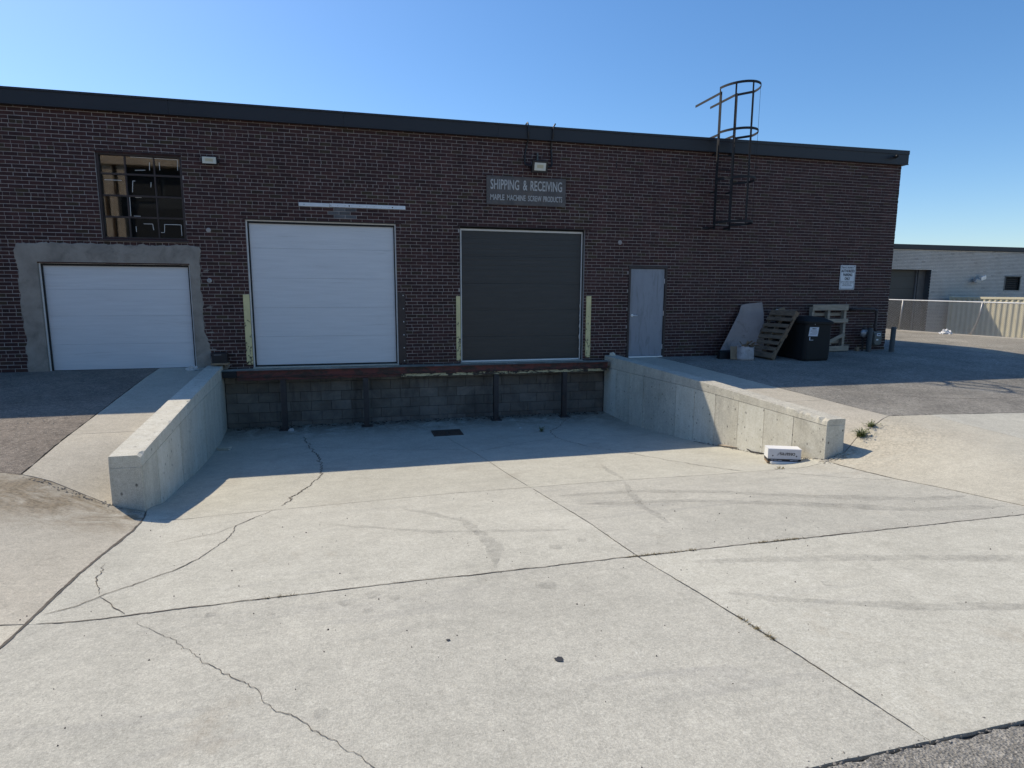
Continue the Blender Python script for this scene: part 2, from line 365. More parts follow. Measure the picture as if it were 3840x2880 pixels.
M['bollard'] = simple('grey bollard paint', (0.075, 0.085, 0.085), 0.7, 0.25, 9, dirt=(0.07, 0.06, 0.05), dlo=0.55, dhi=0.7)
M['wire'] = simple('fence wire', (0.52, 0.53, 0.54), 0.45, 0.15, 6, metal=0.5, bs=0)
M['fence_rail'] = chipped('galvanised rail with rust', (0.66, 0.67, 0.67), (0.32, 0.13, 0.04), 0.60, 0.70, 1.6)
M['grey_brick'] = brick_mat('pale grey painted brick', (0.55, 0.505, 0.45), (0.60, 0.555, 0.50), (0.58, 0.53, 0.47), 0.0, 0.1)
M['grey_mortar'] = simple('grey painted joints', (0.11, 0.105, 0.10), 0.9, 0.15, 3)
M['cream'] = simple('cream container paint', (0.74, 0.68, 0.49), 0.5, 0.08, 1.5, bs=0.05, dirt=(0.40, 0.34, 0.22), dlo=0.64, dhi=0.8, dscale=2.0)
M['tan_board'] = simple('tan board', (0.46, 0.36, 0.26), 0.8, 0.2, 4)
M['room'] = simple('dark interior', (0.016, 0.017, 0.018), 0.9, 0.3, 2)
M['rust_grate'] = simple('rusty iron grate', (0.075, 0.052, 0.038), 0.8, 0.4, 12, bs=0.4)
M['leaf'] = simple('weed leaves', (0.125, 0.15, 0.045), 0.6, 0.4, 20, bs=0)
M['leaf_dry'] = simple('dry weed stalks', (0.20, 0.16, 0.075), 0.8, 0.3, 20, bs=0)
M['stone'] = simple('loose grit', (0.20, 0.185, 0.165), 0.95, 0.5, 11, bs=0.3)
M['stone_dark'] = simple('dark grit', (0.05, 0.046, 0.042), 0.9, 0.4, 11, bs=0.3)
M['oil'] = simple('oil stain', (0.040, 0.040, 0.042), 0.55, 0.2, 30, bs=0.2)
M['rag'] = simple('pale rag', (0.55, 0.53, 0.50), 0.85, 0.12, 12, bs=0.4)
# concrete block, colour per block
m_, t_, b_ = nodes('grimy concrete block'); v_ = coords(t_); a_ = N(t_, 'Attribute', attribute_name='rnd')
c_ = ramp(t_, a_.outputs['Fac'], 0.0, 1.0, (0.15, 0.132, 0.11, 1), (0.205, 0.185, 0.16, 1))
c_ = mix(t_, 0.7, c_, ramp(t_, noise_n(t_, v_, 2.2, 6, 0.7, 0.6), 0.3, 0.7, (0.25, 0.25, 0.25, 1), (0.72, 0.71, 0.69, 1)), 'OVERLAY')
c_ = mix(t_, math_n(t_, 'MULTIPLY', ramp(t_, noise_n(t_, coords(t_, (3, 3, 0.5)), 2.0, 6, 0.7), 0.55, 0.72), 0.5), c_, (0.025, 0.024, 0.022, 1))
t_.links.new(c_, b_.inputs['Base Color']); b_.inputs['Roughness'].default_value = 0.95
bump(t_, b_, noise_n(t_, v_, 60, 4, 0.7), 0.6, 0.006); M['block'] = m_
# window glass: clear with a mirror-like veil
m_, t_, b_ = nodes('window glass'); o_ = t_.nodes['Material Output']
tr_ = N(t_, 'BsdfTransparent'); gl_ = N(t_, 'BsdfGlossy'); gl_.inputs['Roughness'].default_value = 0.02
tr_.inputs[0].default_value = (0.80, 0.84, 0.86, 1); fr_ = N(t_, 'Fresnel'); fr_.inputs[0].default_value = 1.5
ms_ = N(t_, 'MixShader'); t_.links.new(math_n(t_, 'ADD', fr_.outputs[0], 0.062), ms_.inputs[0]); t_.links.new(tr_.outputs[0], ms_.inputs[1]); t_.links.new(gl_.outputs[0], ms_.inputs[2])
t_.links.new(ms_.outputs[0], o_.inputs[0]); M['glass'] = m_

#GF0 ------------------------------------------------------------- ground heights
def _ip(xs, ys, x):
    if x <= xs[0]: return ys[0]
    for i in range(1, len(xs)):
        if x <= xs[i]:
            t = (x-xs[i-1])/(xs[i]-xs[i-1]); return ys[i-1]+(ys[i]-ys[i-1])*t
    return ys[-1]
def _smooth_tab(xs, ys):
    """densify a table and soften its corners"""
    n = 240; X = [xs[0]+(xs[-1]-xs[0])*i/n for i in range(n+1)]; Y = [_ip(xs, ys, x) for x in X]
    for _ in range(10): Y = [Y[0]]+[(Y[i-1]+2*Y[i]+Y[i+1])/4 for i in range(1, n)]+[Y[-1]]
    return X, Y
_G = _smooth_tab([0, .3, 1.1, 1.8, 3.4, 4.3, 5.2, 6.4, 8, 10, 12, 14, 18], [-1.25, -1.26, -1.30, -1.275, -1.145, -1.03, -.93, -.77, -.56, -.37, -.23, -.14, -.05])
_U = _smooth_tab([0, 1, 3.7, 6.4, 8, 10, 12, 14, 18], [-.02, -.05, -.20, -.34, -.38, -.335, -.23, -.14, -.05])
def _lk(T, x):
    X, Y = T
    if x <= X[0]: return Y[0]
    if x >= X[-1]: return Y[-1]
    f = (x-X[0])/(X[-1]-X[0])*(len(X)-1); i = min(int(f), len(X)-2); f -= i
    return Y[i]*(1-f)+Y[i+1]*f
def ss(a, b, x):
    t = (x-a)/(b-a); t = 0 if t < 0 else 1 if t > 1 else t
    return t*t*(3-2*t)
SK = .071
def skew(y): return -SK*max(-13.0, min(0.0, y))
SL, SR, TH, YE = -2.54, 5.47, .285, -6.34
def gz(x, y):
    yy = -y; g = _lk(_G, yy); u = _lk(_U, yy)
    s = x-skew(y)
    u += .055*ss(8.5, 12.5, x)*ss(3.0, .3, yy)
    d = max(SL-s, s-SR)
    wf = ss(-.5, 1.5, d)
    if y > YE:
        if d < TH*.5: w = wf*ss(YE+.8, YE, y)
        else: w = 1-(1-wf)*ss(YE+1.6, YE, y)
    else: w = wf
    return g+(u-g)*w
#GF1
# ------------------------------------------------------------------ the setting: ground sheets and slabs
def poly_fn(pts):
    xs = [p[0] for p in pts]; ys = [p[1] for p in pts]
    return lambda x: _ip(xs, ys, x)
def nz(x, y, z=0.0, s=1.0): return noise.noise(Vector((x*s, y*s, z*s)))

far = MB(); far.quad((-1500, -1500, -1.6), (1500, -1500, -1.6), (1500, 1500, -1.6), (-1500, 1500, -1.6))
tag(far.build('ground', M['asphalt'], None), kind='structure')

# sub-base sheet that closes every joint (grid follows the skew of the dock walls)
sl_ = [-45, -30, -20, -14, -10, -8, -7, -6, -5.2, -4.5, -4, -3.6, -3.2, -2.9, SL-.2, SL-.09, -2.3, -2, -1.5, -1, 0, 1, 2, 3, 4, 4.6, 5.1, 5.3, SR+.09, SR+.2, 5.9, 6.2, 6.6, 7, 7.5, 8, 9, 10, 12, 14, 17, 20.5]
yl_ = [-60, -40, -25, -18, -15, -13] + [-12.5+.25*i for i in range(51)] + [.6, 3, 8, 15, 40]
mb = MB()
for y in yl_:
    for s_ in sl_:
        x = s_+skew(y); mb.v.append((x, y, gz(x, min(y, 0)) - .075))
ns = len(sl_)
for j in range(len(yl_)-1):
    for i in range(ns-1):
        mb.f.append((j*ns+i, j*ns+i+1, (j+1)*ns+i+1, (j+1)*ns+i)); mb.a.append(.5)
tag(mb.build('yard_subbase', M['dirt'], None, smooth=False, fix=False), kind='structure')

def slab(name, xa, xb, ylo, yhi, nu, nv, mat, parent, gap=.0004, rag=.0035, lift=0.0, depth=.07, zf=None, fr=9.0):
    """a ground slab: ragged edges, own thickness, follows the ground heights"""
    mb = MB(); pos = []
    for j in range(nv+1):
        row = []
        for i in range(nu+1):
            u = i/nu; v = j/nv; y = -8.0
            for _ in range(5):
                x = xa(y)*(1-u)+xb(y)*u; a = ylo(x); b = yhi(x); y = a+(b-a)*v
            ex = (1 if i == 0 else -1 if i == nu else 0); ey = (1 if j == 0 else -1 if j == nv else 0)
            g = gap+rag*(.5+.9*nz(x, y, 3.1, fr)+.6*nz(x, y, 8.1, fr*3.7))
            x += ex*g; y += ey*g
            z = (zf or gz)(x, y)+lift+.0035*nz(x, y, 1.7, 1.3)
            row.append(len(mb.v)); mb.v.append((x, y, z))
        pos.append(row)
    for j in range(nv):
        for i in range(nu):
            mb.f.append((pos[j][i], pos[j][i+1], pos[j+1][i+1], pos[j+1][i])); mb.a.append(.5)
    edge = [pos[0][i] for i in range(nu+1)]+[pos[j][nu] for j in range(1, nv+1)]+[pos[nv][i] for i in range(nu-1, -1, -1)]+[pos[j][0] for j in range(nv-1, 0, -1)]
    low = []; rim = []
    for e in edge:
        x, y, z = mb.v[e]; rim.append(len(mb.v)); mb.v.append((x, y, z)); low.append(len(mb.v)); mb.v.append((x, y, z-depth))
    edge = rim
    for k in range(len(edge)):
        k2 = (k+1) % len(edge); mb.f.append((edge[k2], edge[k], low[k], low[k2])); mb.a.append(.5)
    o = mb.build(name, mat, parent, fix=False)
    for p in o.data.polygons[:nu*nv]: p.use_smooth = True
    return o

const = lambda c: (lambda _=0: c)
JT1 = poly_fn([(-9, -8.95), (-2.03, -9.007), (-1.7, -9.03), (-1.1, -9.0), (.23, -8.97), (2.65, -8.97), (5.67, -9.0), (14, -9.05)])
JT2 = poly_fn([(-2.1, -6.66), (-1.86, -6.634), (-1.4, -6.518), (-.9, -6.473), (.4, -6.38), (1.1, -6.321), (3.08, -6.32), (4.33, -6.405), (6, -6.42)])
_jm = poly_fn([(1.0, 1.58), (1.98, 1.65), (3.35, 1.83), (6.32, 1.9), (8.95, 1.96), (10.5, 2.10), (11.2, 2.15)]); JM = lambda y: _jm(-y)
_jl = poly_fn([(0, -2.54), (6.3, -2.09), (6.6, -2.02), (7.04, -1.974), (8.39, -1.935), (9.31, -1.885), (11.2, -1.84)]); JL = lambda y: _jl(-y)
_jr = poly_fn([(0, 5.47), (6.3, 5.917), (6.67, 5.875), (7.5, 5.845), (8.8, 5.93), (11.2, 5.96)]); JR = lambda y: _jr(-y)
JR2 = const(8.2)
LEND = poly_fn([(-9, -5.95), (-3.49, -5.98), (-3.27, -5.995), (-3.0, -6.056), (-2.78, -6.157), (-2.54, -6.263), (-2.40, -6.355), (-2.0, -6.36)])
REND = poly_fn([(5.8, -6.36), (6.2, -6.36), (6.305, -6.307), (6.65, -6.12), (7.0, -6.03), (7.516, -5.761), (7.8, -5.79), (8.29, -5.82), (9.8, -6.0), (14, -6.05)])
LOUT = lambda y: -3.68-.068*y
ROUT = lambda y: 6.73-.1365*y
LWO = lambda y: SL-TH-.004+skew(y)
RWO = lambda y: SR+TH+.004+skew(y)
YB = -11.18

apron = bpy.data.objects.new('concrete_apron', None); COL.objects.link(apron); WLOC[apron] = Vector((0, 0, 0)); tag(apron, kind='structure')
S = {}
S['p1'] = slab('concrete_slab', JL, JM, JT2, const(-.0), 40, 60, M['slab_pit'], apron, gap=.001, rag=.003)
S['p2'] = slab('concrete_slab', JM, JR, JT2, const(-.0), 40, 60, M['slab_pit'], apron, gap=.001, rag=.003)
S['m1'] = slab('concrete_slab', JL, JM, JT1, JT2, 90, 60, M['slab'], apron)
S['m2'] = slab('concrete_slab', JM, JR, JT1, JT2, 90, 60, M['slab'], apron)
S['n1'] = slab('concrete_slab', JL, JM, const(YB), JT1, 110, 60, M['slab'], apron, gap=.0006, rag=.004, fr=14)
S['n2'] = slab('concrete_slab', JM, JR, const(YB), JT1, 110, 60, M['slab'], apron, gap=.0006, rag=.004, fr=14)
S['l1'] = slab('concrete_slab', const(-9), JL, JT1, LEND, 110, 60, M['slab_left'], apron, gap=.005, rag=.010)
S['l2'] = slab('concrete_slab', const(-9), JL, const(YB), JT1, 90, 40, M['slab_left'], apron, gap=.005, rag=.009)
S['r1'] = slab('concrete_slab', JR, JR2, JT1, REND, 60, 60, M['slab_tan'], apron, gap=.003, rag=.008)
S['r2'] = slab('concrete_slab', JR, JR2, const(YB), JT1, 50, 40, M['slab'], apron)
S['q1'] = slab('concrete_slab', JR2, const(14), JT1, REND, 50, 40, M['slab'], apron, rag=.009)
S['q2'] = slab('concrete_slab', JR2, const(14), const(YB), JT1, 40, 30, M['slab'], apron)
walkl = bpy.data.objects.new('walkway', None); COL.objects.link(walkl); WLOC[walkl] = Vector((0, 0, 0)); tag(walkl, kind='structure')
slab('concrete_slab', LOUT, LWO, const(-4.65), const(.09), 20, 60, M['strip'], walkl, gap=.003, rag=.003)
slab('concrete_slab', LOUT, LWO, LEND, const(-4.65), 20, 30, M['strip'], walkl, gap=.004, rag=.005)
walkr = bpy.data.objects.new('walkway', None); COL.objects.link(walkr); WLOC[walkr] = Vector((0, 0, 0)); tag(walkr, kind='structure')
slab('concrete_slab', RWO, ROUT, const(-4.67), const(-.002), 20, 60, M['strip'], walkr, gap=.003, rag=.003)
slab('concrete_slab', RWO, ROUT, REND, const(-4.67), 24, 30, M['strip'], walkr, gap=.004, rag=.005)
def asph(name, *a, **k): return tag(slab(name, *a, **k), kind='structure')
asph('asphalt_lot', const(-30), LOUT, LEND, const(.09), 90, 60, M['asphalt_left'], None, gap=.002, rag=.02)
asph('asphalt_lot', ROUT, const(15.5), REND, const(-.002), 90, 60, M['asphalt'], None, gap=.002, rag=.02)
asph('asphalt_lot', const(13.235), const(15.5), const(-.002), const(40), 10, 60, M['asphalt'], None, gap=.0, rag=.0, zf=lambda x, y: gz(x, min(y, 0)))
asph('side_lot', const(15.5), const(20.75), const(-40), const(40), 30, 120, M['asphalt_pale'], None, gap=.0, rag=.01, zf=lambda x, y: gz(x, min(y, 0))+.0)
asph('road', const(-45), const(15.5), const(-60), const(-12.6), 120, 90, M['asphalt'], None, gap=.0, rag=.0)
asph('road', const(-4), const(8), const(-12.6), const(YB-.010), 420, 40, M['asphalt'], None, gap=.0, rag=.026, fr=13)
asph('road', const(-45), const(-4), const(-12.6), const(YB-.010), 60, 8, M['asphalt'], None, gap=.0, rag=.01)
asph('road', const(8), const(15.5), const(-12.6), const(YB-.010), 20, 8, M['asphalt'], None, gap=.0, rag=.01)
asph('asphalt_lot', const(14), const(15.5), const(YB), REND, 8, 20, M['asphalt'], None, gap=.002, rag=.01)
asph('asphalt_lot', const(-30), const(-9), const(YB), LEND, 30, 20, M['asphalt_left'], None, gap=.002, rag=.01)

# concrete kerb along the far fence and the lower neighbouring yard behind it
kerb = bpy.data.objects.new('kerb', None); COL.objects.link(kerb); WLOC[kerb] = Vector((0, 0, 0)); tag(kerb, kind='structure')
yk = -12.0
while yk < 30:
    MB().box(20.75, 21.25, yk+.006, yk+2.39, -1.5, .035+.008*nz(yk, 0, 5)).build('kerb_stone', M['strip'], kerb, bevel=.015); yk += 2.4
nb = MB(); nb.quad((21.2, -60, -1.25), (160, -60, -1.25), (160, 140, -1.25), (21.2, 140, -1.25))
tag(nb.build('neighbouring_lot', M['asphalt_pale'], None), kind='structure')

# cracks: thin ragged ribbons lying on the slab they run through
def dense(pts, step=.05, wig=.012, seed=0.0):
    out = []
    for (x0, y0), (x1, y1) in zip(pts, pts[1:]):
        L = math.hypot(x1-x0, y1-y0); n = max(1, int(L/step))
        for i in range(n):
            t = i/n; out.append((x0+(x1-x0)*t, y0+(y1-y0)*t))
    out.append(pts[-1]); res = []
    for k, (x, y) in enumerate(out):
        e = min(1, k/3, (len(out)-1-k)/3)
        res.append((x+wig*e*(nz(x, y, seed, 6)+.7*nz(x, y, seed+4, 17)+.35*nz(x, y, seed+5, 41)), y+wig*e*(nz(x, y, seed+9, 6)+.7*nz(x, y, seed+13, 17)+.35*nz(x, y, seed+14, 41))))
    return res
def ribbon(name, pts, w, parent, mat=None, lift=.004, wig=.02, seed=0.0, step=.03, zf=None):
    P = dense(pts, step, wig, seed); mb = MB(); n = len(P)
    for k, (x, y) in enumerate(P):
        a = P[max(0, k-1)]; b = P[min(n-1, k+1)]; dx, dy = b[0]-a[0], b[1]-a[1]; L = math.hypot(dx, dy) or 1
        ww = w*(.55+.8*abs(nz(x, y, seed+2, 7))+.9*max(0, nz(x, y, seed+6, 2.5)))*min(1, .25+k/4, .25+(n-1-k)/4)/2
        for sg in (1, -1):
            qx, qy = x-sg*dy/L*ww, y+sg*dx/L*ww; mb.v.append((qx, qy, (zf or gz)(qx, qy)+lift+.0035*nz(qx, qy, 1.7, 1.3)))
    for k in range(n-1):
        mb.f.append((2*k+1, 2*k+3, 2*k+2, 2*k)); mb.a.append(.5)
    return mb.build(name, mat or M['crack'], parent, fix=False)
ribbon('crack', [(-1.034, -.902), (-.923, -1.533), (-.766, -2.28), (-.671, -2.649), (-.629, -3.145), (-.538, -3.839), (-.529, -4.324), (-.562, -4.799), (-.72, -5.7), (-.83, -6.3)], .016, S['p1'], seed=1, wig=.05)
ribbon('crack', [(-.85, -6.42), (-.898, -6.505), (-1.13, -7.022), (-1.111, -7.291), (-1.128, -7.583), (-1.181, -7.85), (-1.233, -8.07), (-1.344, -8.277), (-1.534, -8.494), (-1.66, -8.65), (-1.72, -8.759), (-1.866, -8.894)], .009, S['m1'], seed=2, wig=.02)
Bp = [(-1.66, -8.65), (-1.579, -8.765), (-1.401, -8.99), (-1.296, -9.118), (-1.189, -9.254), (-1.053, -9.414), (-.964, -9.514), (-.884, -9.628), (-.814, -9.709), (-.731, -9.823), (-.646, -9.923), (-.576, -10.003), (-.5, -10.086), (-.446, -10.194), (-.384, -10.272), (-.301, -10.356), (-.229, -10.453), (-.161, -10.533), (-.102, -10.61), (-.04, -10.673), (.006, -10.733), (.2, -11.0), (.3, -11.17)]
ribbon('crack', Bp[:3], .008, S['m1'], seed=3, wig=.02)
ribbon('crack', Bp[3:], .0036, S['n1'], seed=4, wig=.022, step=.018)
ribbon('crack', [(-1.857, -8.004), (-1.803, -8.269), (-1.737, -8.443), (-1.678, -8.614)], .006, S['m1'], seed=5, wig=.03)
ribbon('crack', [(4.572, -.331), (4.196, -.81), (3.992, -1.173), (3.666, -1.579), (3.572, -2.309), (3.683, -2.98), (3.8, -3.45), (4.087, -4.361), (4.373, -5.353), (4.419, -5.582), (4.62, -6.15), (4.72, -6.36)], .011, S['p2'], seed=6, wig=.04)
ribbon('crack', [(4.82, -6.46), (4.998, -6.567), (5.505, -7.176), (5.80, -7.53)], .007, S['m2'], seed=7)
ribbon('crack', [(1.90, -3.178), (2.466, -2.845), (3.012, -2.544), (3.445, -2.481)], .012, S['p2'], seed=8)
ribbon('crack', [(-1.547, -1.925), (-.968, -1.758), (-.341, -2.089), (.858, -2.69), (1.685, -2.946)], .009, S['p1'], seed=9)
ribbon('crack', [(-1.13, -7.022), (-1.248, -7.273), (-1.406, -7.342), (-1.612, -7.507)], .005, S['m1'], seed=10)
ribbon('crack', [(8.4, -4.4), (9.6, -5.0), (11.5, -5.2)], .012, bpy.data.objects['asphalt_lot.001'], seed=12, wig=.03)
# dirt packed into the joints between slabs
def yline(f, y0, y1, n=24): return [(f(y0+(y1-y0)*i/n), y0+(y1-y0)*i/n) for i in range(n+1)]
def xline(f, x0, x1, n=40): return [(x0+(x1-x0)*i/n, f(x0+(x1-x0)*i/n)) for i in range(n+1)]
for k, (pts, w) in enumerate(((yline(JL, -11.1, -6.4), .036), (yline(JM, -11.1, -.3), .012), (yline(JR, -11.1, -6.4), .018), (yline(JR2, -11.1, -6.0), .02), (xline(JT1, -9, 14), .020), (xline(JT2, -2.0, 5.85), .008), (xline(LEND, -6, -2.1), .04), (xline(REND, 5.95, 7.55), .03), (xline(const(YB-.014), -3, 7, 80), .075))):
    ribbon('joint_filler', pts, w*1.2, apron, M['joint'] if k in (1, 2, 3, 5) else M['dirt'] if k == 8 else M['crack'], lift=-.018 if k == 8 else -.004, wig=.004, seed=30+k, step=.04)
for k, (pts, w, wg, mt_) in enumerate(((xline(JT1, -1.85, 5.9, 60), .012, .010, 'crack'), (yline(JL, -11.1, -6.45, 40), .020, .006, 'crack'), (yline(JM, -11.1, -6.4, 40), .0065, .006, 'crack'), (yline(JM, -6.2, -1.6, 40), .006, .004, 'joint'), (xline(JT2, -1.9, 5.8, 60), .0065, .006, 'joint'), (yline(JR, -8.9, -6.5, 30), .010, .006, 'crack'), (xline(JT1, -9, -1.95, 40), .008, .005, 'crack'))):
    ribbon('joint_line', pts, w, apron, M[mt_], lift=.004, wig=wg, seed=60+k, step=.015)
def tufts(pts, n, seed, label):
    rs = random.Random(seed); mb = MB(); P = dense(pts, .03, 0)
    for _ in range(n):
        x, y = rs.choice(P); 
        if nz(x, y, seed, 1.7) < .05: continue
        for _k in range(rs.randint(3, 8)):
            a = rs.uniform(0, 6.28); h = rs.uniform(.006, .022); px, py2 = x+rs.gauss(0, .008), y+rs.gauss(0, .006); z = gz(px, py2); b = len(mb.v)
            mb.v += [(px-.002*math.sin(a), py2+.002*math.cos(a), z), (px+.002*math.sin(a), py2-.002*math.cos(a), z), (px+h*math.cos(a), py2+h*math.sin(a), z+h*.8)]; mb.f.append((b, b+1, b+2)); mb.a.append(.5)
    tag(mb.build('dry_grass', M['leaf_dry'], None, fix=False), label, 'grass', kind='stuff')
tufts(yline(JM, -11.1, -7.5), 520, 3, 'dry grass stubble in the joint running toward the camera')
tufts(xline(JT1, -.6, 3.4), 420, 4, 'dry grass stubble in the joint crossing the yard')
# faint sweeping tyre scuffs lie on the concrete as thin rubber films
m_, t_, b_ = nodes('tyre rubber film'); v_ = coords(t_); o_ = t_.nodes['Material Output']
tr_ = N(t_, 'BsdfTransparent'); ms_ = N(t_, 'MixShader'); b_.inputs['Base Color'].default_value = (.06, .06, .065, 1); b_.inputs['Roughness'].default_value = .9
t_.links.new(math_n(t_, 'MULTIPLY', ramp(t_, noise_n(t_, v_, 9, 7, .8), .38, .82), .36), ms_.inputs[0])
t_.links.new(tr_.outputs[0], ms_.inputs[1]); t_.links.new(b_.outputs[0], ms_.inputs[2]); t_.links.new(ms_.outputs[0], o_.inputs[0]); M['tyre'] = m_
for pts, w, sl in (([(2.05, -6.9), (3.0, -7.0), (3.72, -7.336), (4.197, -7.713), (4.667, -8.0), (5.3, -8.3), (5.8, -8.35)], .20, 'm2'),
                   ([(2.1, -7.35), (3.2, -7.6), (4.2, -8.15), (4.942, -8.58), (5.78, -8.75)], .16, 'm2'),
                   ([(3.276, -5.14), (3.148, -5.8), (3.10, -6.25)], .10, 'p2'), ([(3.03, -6.45), (2.815, -7.077), (2.663, -7.6), (2.6, -8.3)], .09, 'm2'),
                   ([(2.2, -9.75), (2.5, -9.95), (3.2, -10.25), (4.2, -10.5)], .10, 'n2'), ([(.4, -6.9), (.9, -7.6), (1.0, -8.4), (.9, -8.9)], .12, 'm1'),
                   ([(2.3, -9.2), (3.4, -9.45), (4.8, -9.9)], .14, 'n2'), ([(-.3, -7.3), (.6, -7.9), (1.7, -8.2)], .10, 'm1')):
    ribbon('tyre_mark', pts, w, S[sl], M['tyre'], lift=.0035, wig=.02, step=.08, seed=21)

def blob(name, x, y, r, parent, mat, seed=0, lift=.005, asp=1.0):
    mb = MB(); n = 22
    mb.v.append((x, y, gz(x, y)+lift+.0035*nz(x, y, 1.7, 1.3)))
    for k in range(n):
        a = 2*math.pi*k/n; rr = r*(.75+.45*nz(math.cos(a)*1.4, math.sin(a)*1.4, seed))
        qx, qy = x+rr*math.cos(a)*asp, y+rr*math.sin(a); mb.v.append((qx, qy, gz(qx, qy)+lift+.0035*nz(qx, qy, 1.7, 1.3)))
    for k in range(n): mb.f.append((0, 1+k, 1+(k+1) % n)); mb.a.append(.5)
    return mb.build(name, mat, parent, fix=False)
blob('oil_stain', .928, -10.212, .028, S['n1'], M['oil'], 3, asp=1.15)
for i, (x, y, r) in enumerate([(.368, -9.631, .022), (.345, -9.673, .018), (.423, -9.864, .014), (-.9, -9.15, .05), (-.55, -9.25, .03), (.05, -9.12, .07), (.18, -9.22, .05), (-.12, -9.20, .06), (.02, -9.36, .045), (1.45, -8.6, .07), (1.7, -8.5, .05), (1.15, -9.3, .09), (2.9, -9.8, .06), (-.2, -10.35, .05)]): blob('oil_stain', x, y, r, S['n1'], M['tyre'] if i != 2 else M['oil'], 5+i)

# loose grit: each speck real, far too many to count
def grit(name, n, area, mat, rmin, rmax, seed, zf=None):
    rnd = random.Random(seed); mb = MB()
    for _ in range(n):
        x = rnd.uniform(area[0], area[1]); y = rnd.uniform(area[2], area[3]); r = rmin+(rmax-rmin)*rnd.random()**3
        z = (zf or gz)(x, y)+.002; b = len(mb.v); a0 = rnd.random()*6
        for k in range(4): mb.v.append((x+r*math.cos(a0+k*1.57)*rnd.uniform(.7, 1.3), y+r*math.sin(a0+k*1.57)*rnd.uniform(.7, 1.3), z-.003))
        mb.v.append((x, y, z+r*.9))
        for k in range(4): mb.f.append((b+k, b+(k+1) % 4, b+4)); mb.a.append(.5)
    return mb.build(name, mat, None, fix=False)
g1 = grit('loose_grit', 450, (-2.0, 5.8, -11.1, -6.5), M['stone_dark'], .0015, .008, 5); tag(g1, 'dark grit scattered over the sunlit concrete', 'grit', kind='stuff')
g1 = grit('loose_grit', 500, (7.6, 14, -5.6, -.4), M['stone'], .004, .014, 6); tag(g1, 'pale gravel bits on the shaded asphalt by the pallets', 'gravel', kind='stuff')
g1 = grit('loose_grit', 350, (-9, -3.6, -5.8, -.3), M['stone'], .004, .013, 7); tag(g1, 'pale gravel bits on the asphalt before the low white door', 'gravel', kind='stuff')
def edge_litter(n, pts, spread, mat, rmin, rmax, seed, label):
    rnd = random.Random(seed); mb = MB(); P = dense(pts, .04, 0)
    for _ in range(n):
        x, y = rnd.choice(P); x += rnd.gauss(0, spread); y += rnd.gauss(0, spread); r = rmin+(rmax-rmin)*rnd.random()**2
        z = gz(x, y)+.002; b = len(mb.v); a0 = rnd.random()*6; e = rnd.uniform(.4, 1.6)
        for k in range(4): mb.v.append((x+e*r*math.cos(a0+k*1.57), y+r*math.sin(a0+k*1.57)*rnd.uniform(.5, 1.2), z+rnd.uniform(-.003, r*.5)))
        mb.v.append((x, y, z+r*rnd.uniform(.3, .8)))
        for k in range(4): mb.f.append((b+k, b+(k+1) % 4, b+4)); mb.a.append(.5)
    tag(mb.build('loose_litter', mat, None, fix=False), label, 'litter', kind='stuff')
edge_litter(700, [(-2.4, -.12), (5.3, -.12)], .07, M['dirt'], .008, .03, 11, 'dark leaf litter along the foot of the block wall')
edge_litter(260, [(5.7, -3.6), (5.86, -5.6), (5.9, -6.3)], .03, M['stone'], .006, .022, 12, 'grit and crumbs along the foot of the right ramp wall')
edge_litter(160, [(5.86, -6.42), (6.3, -6.42)], .05, M['strip'], .008, .028, 13, 'broken concrete crumbs at the end of the right ramp wall')
edge_litter(160, [(-3.2, -6.05), (-2.3, -6.4), (-2.05, -6.5)], .02, M['stone'], .004, .015, 14, 'grit in the joint at the end of the left ramp wall')
edge_litter(500, [(-1, -11.19), (6, -11.19)], .02, M['stone'], .002, .009, 16, 'loose stones along the asphalt edge in the foreground')
edge_litter(300, [(7.3, -.12), (13.2, -.12)], .07, M['stone'], .006, .02, 15, 'pale grit along the foot of the brick wall')

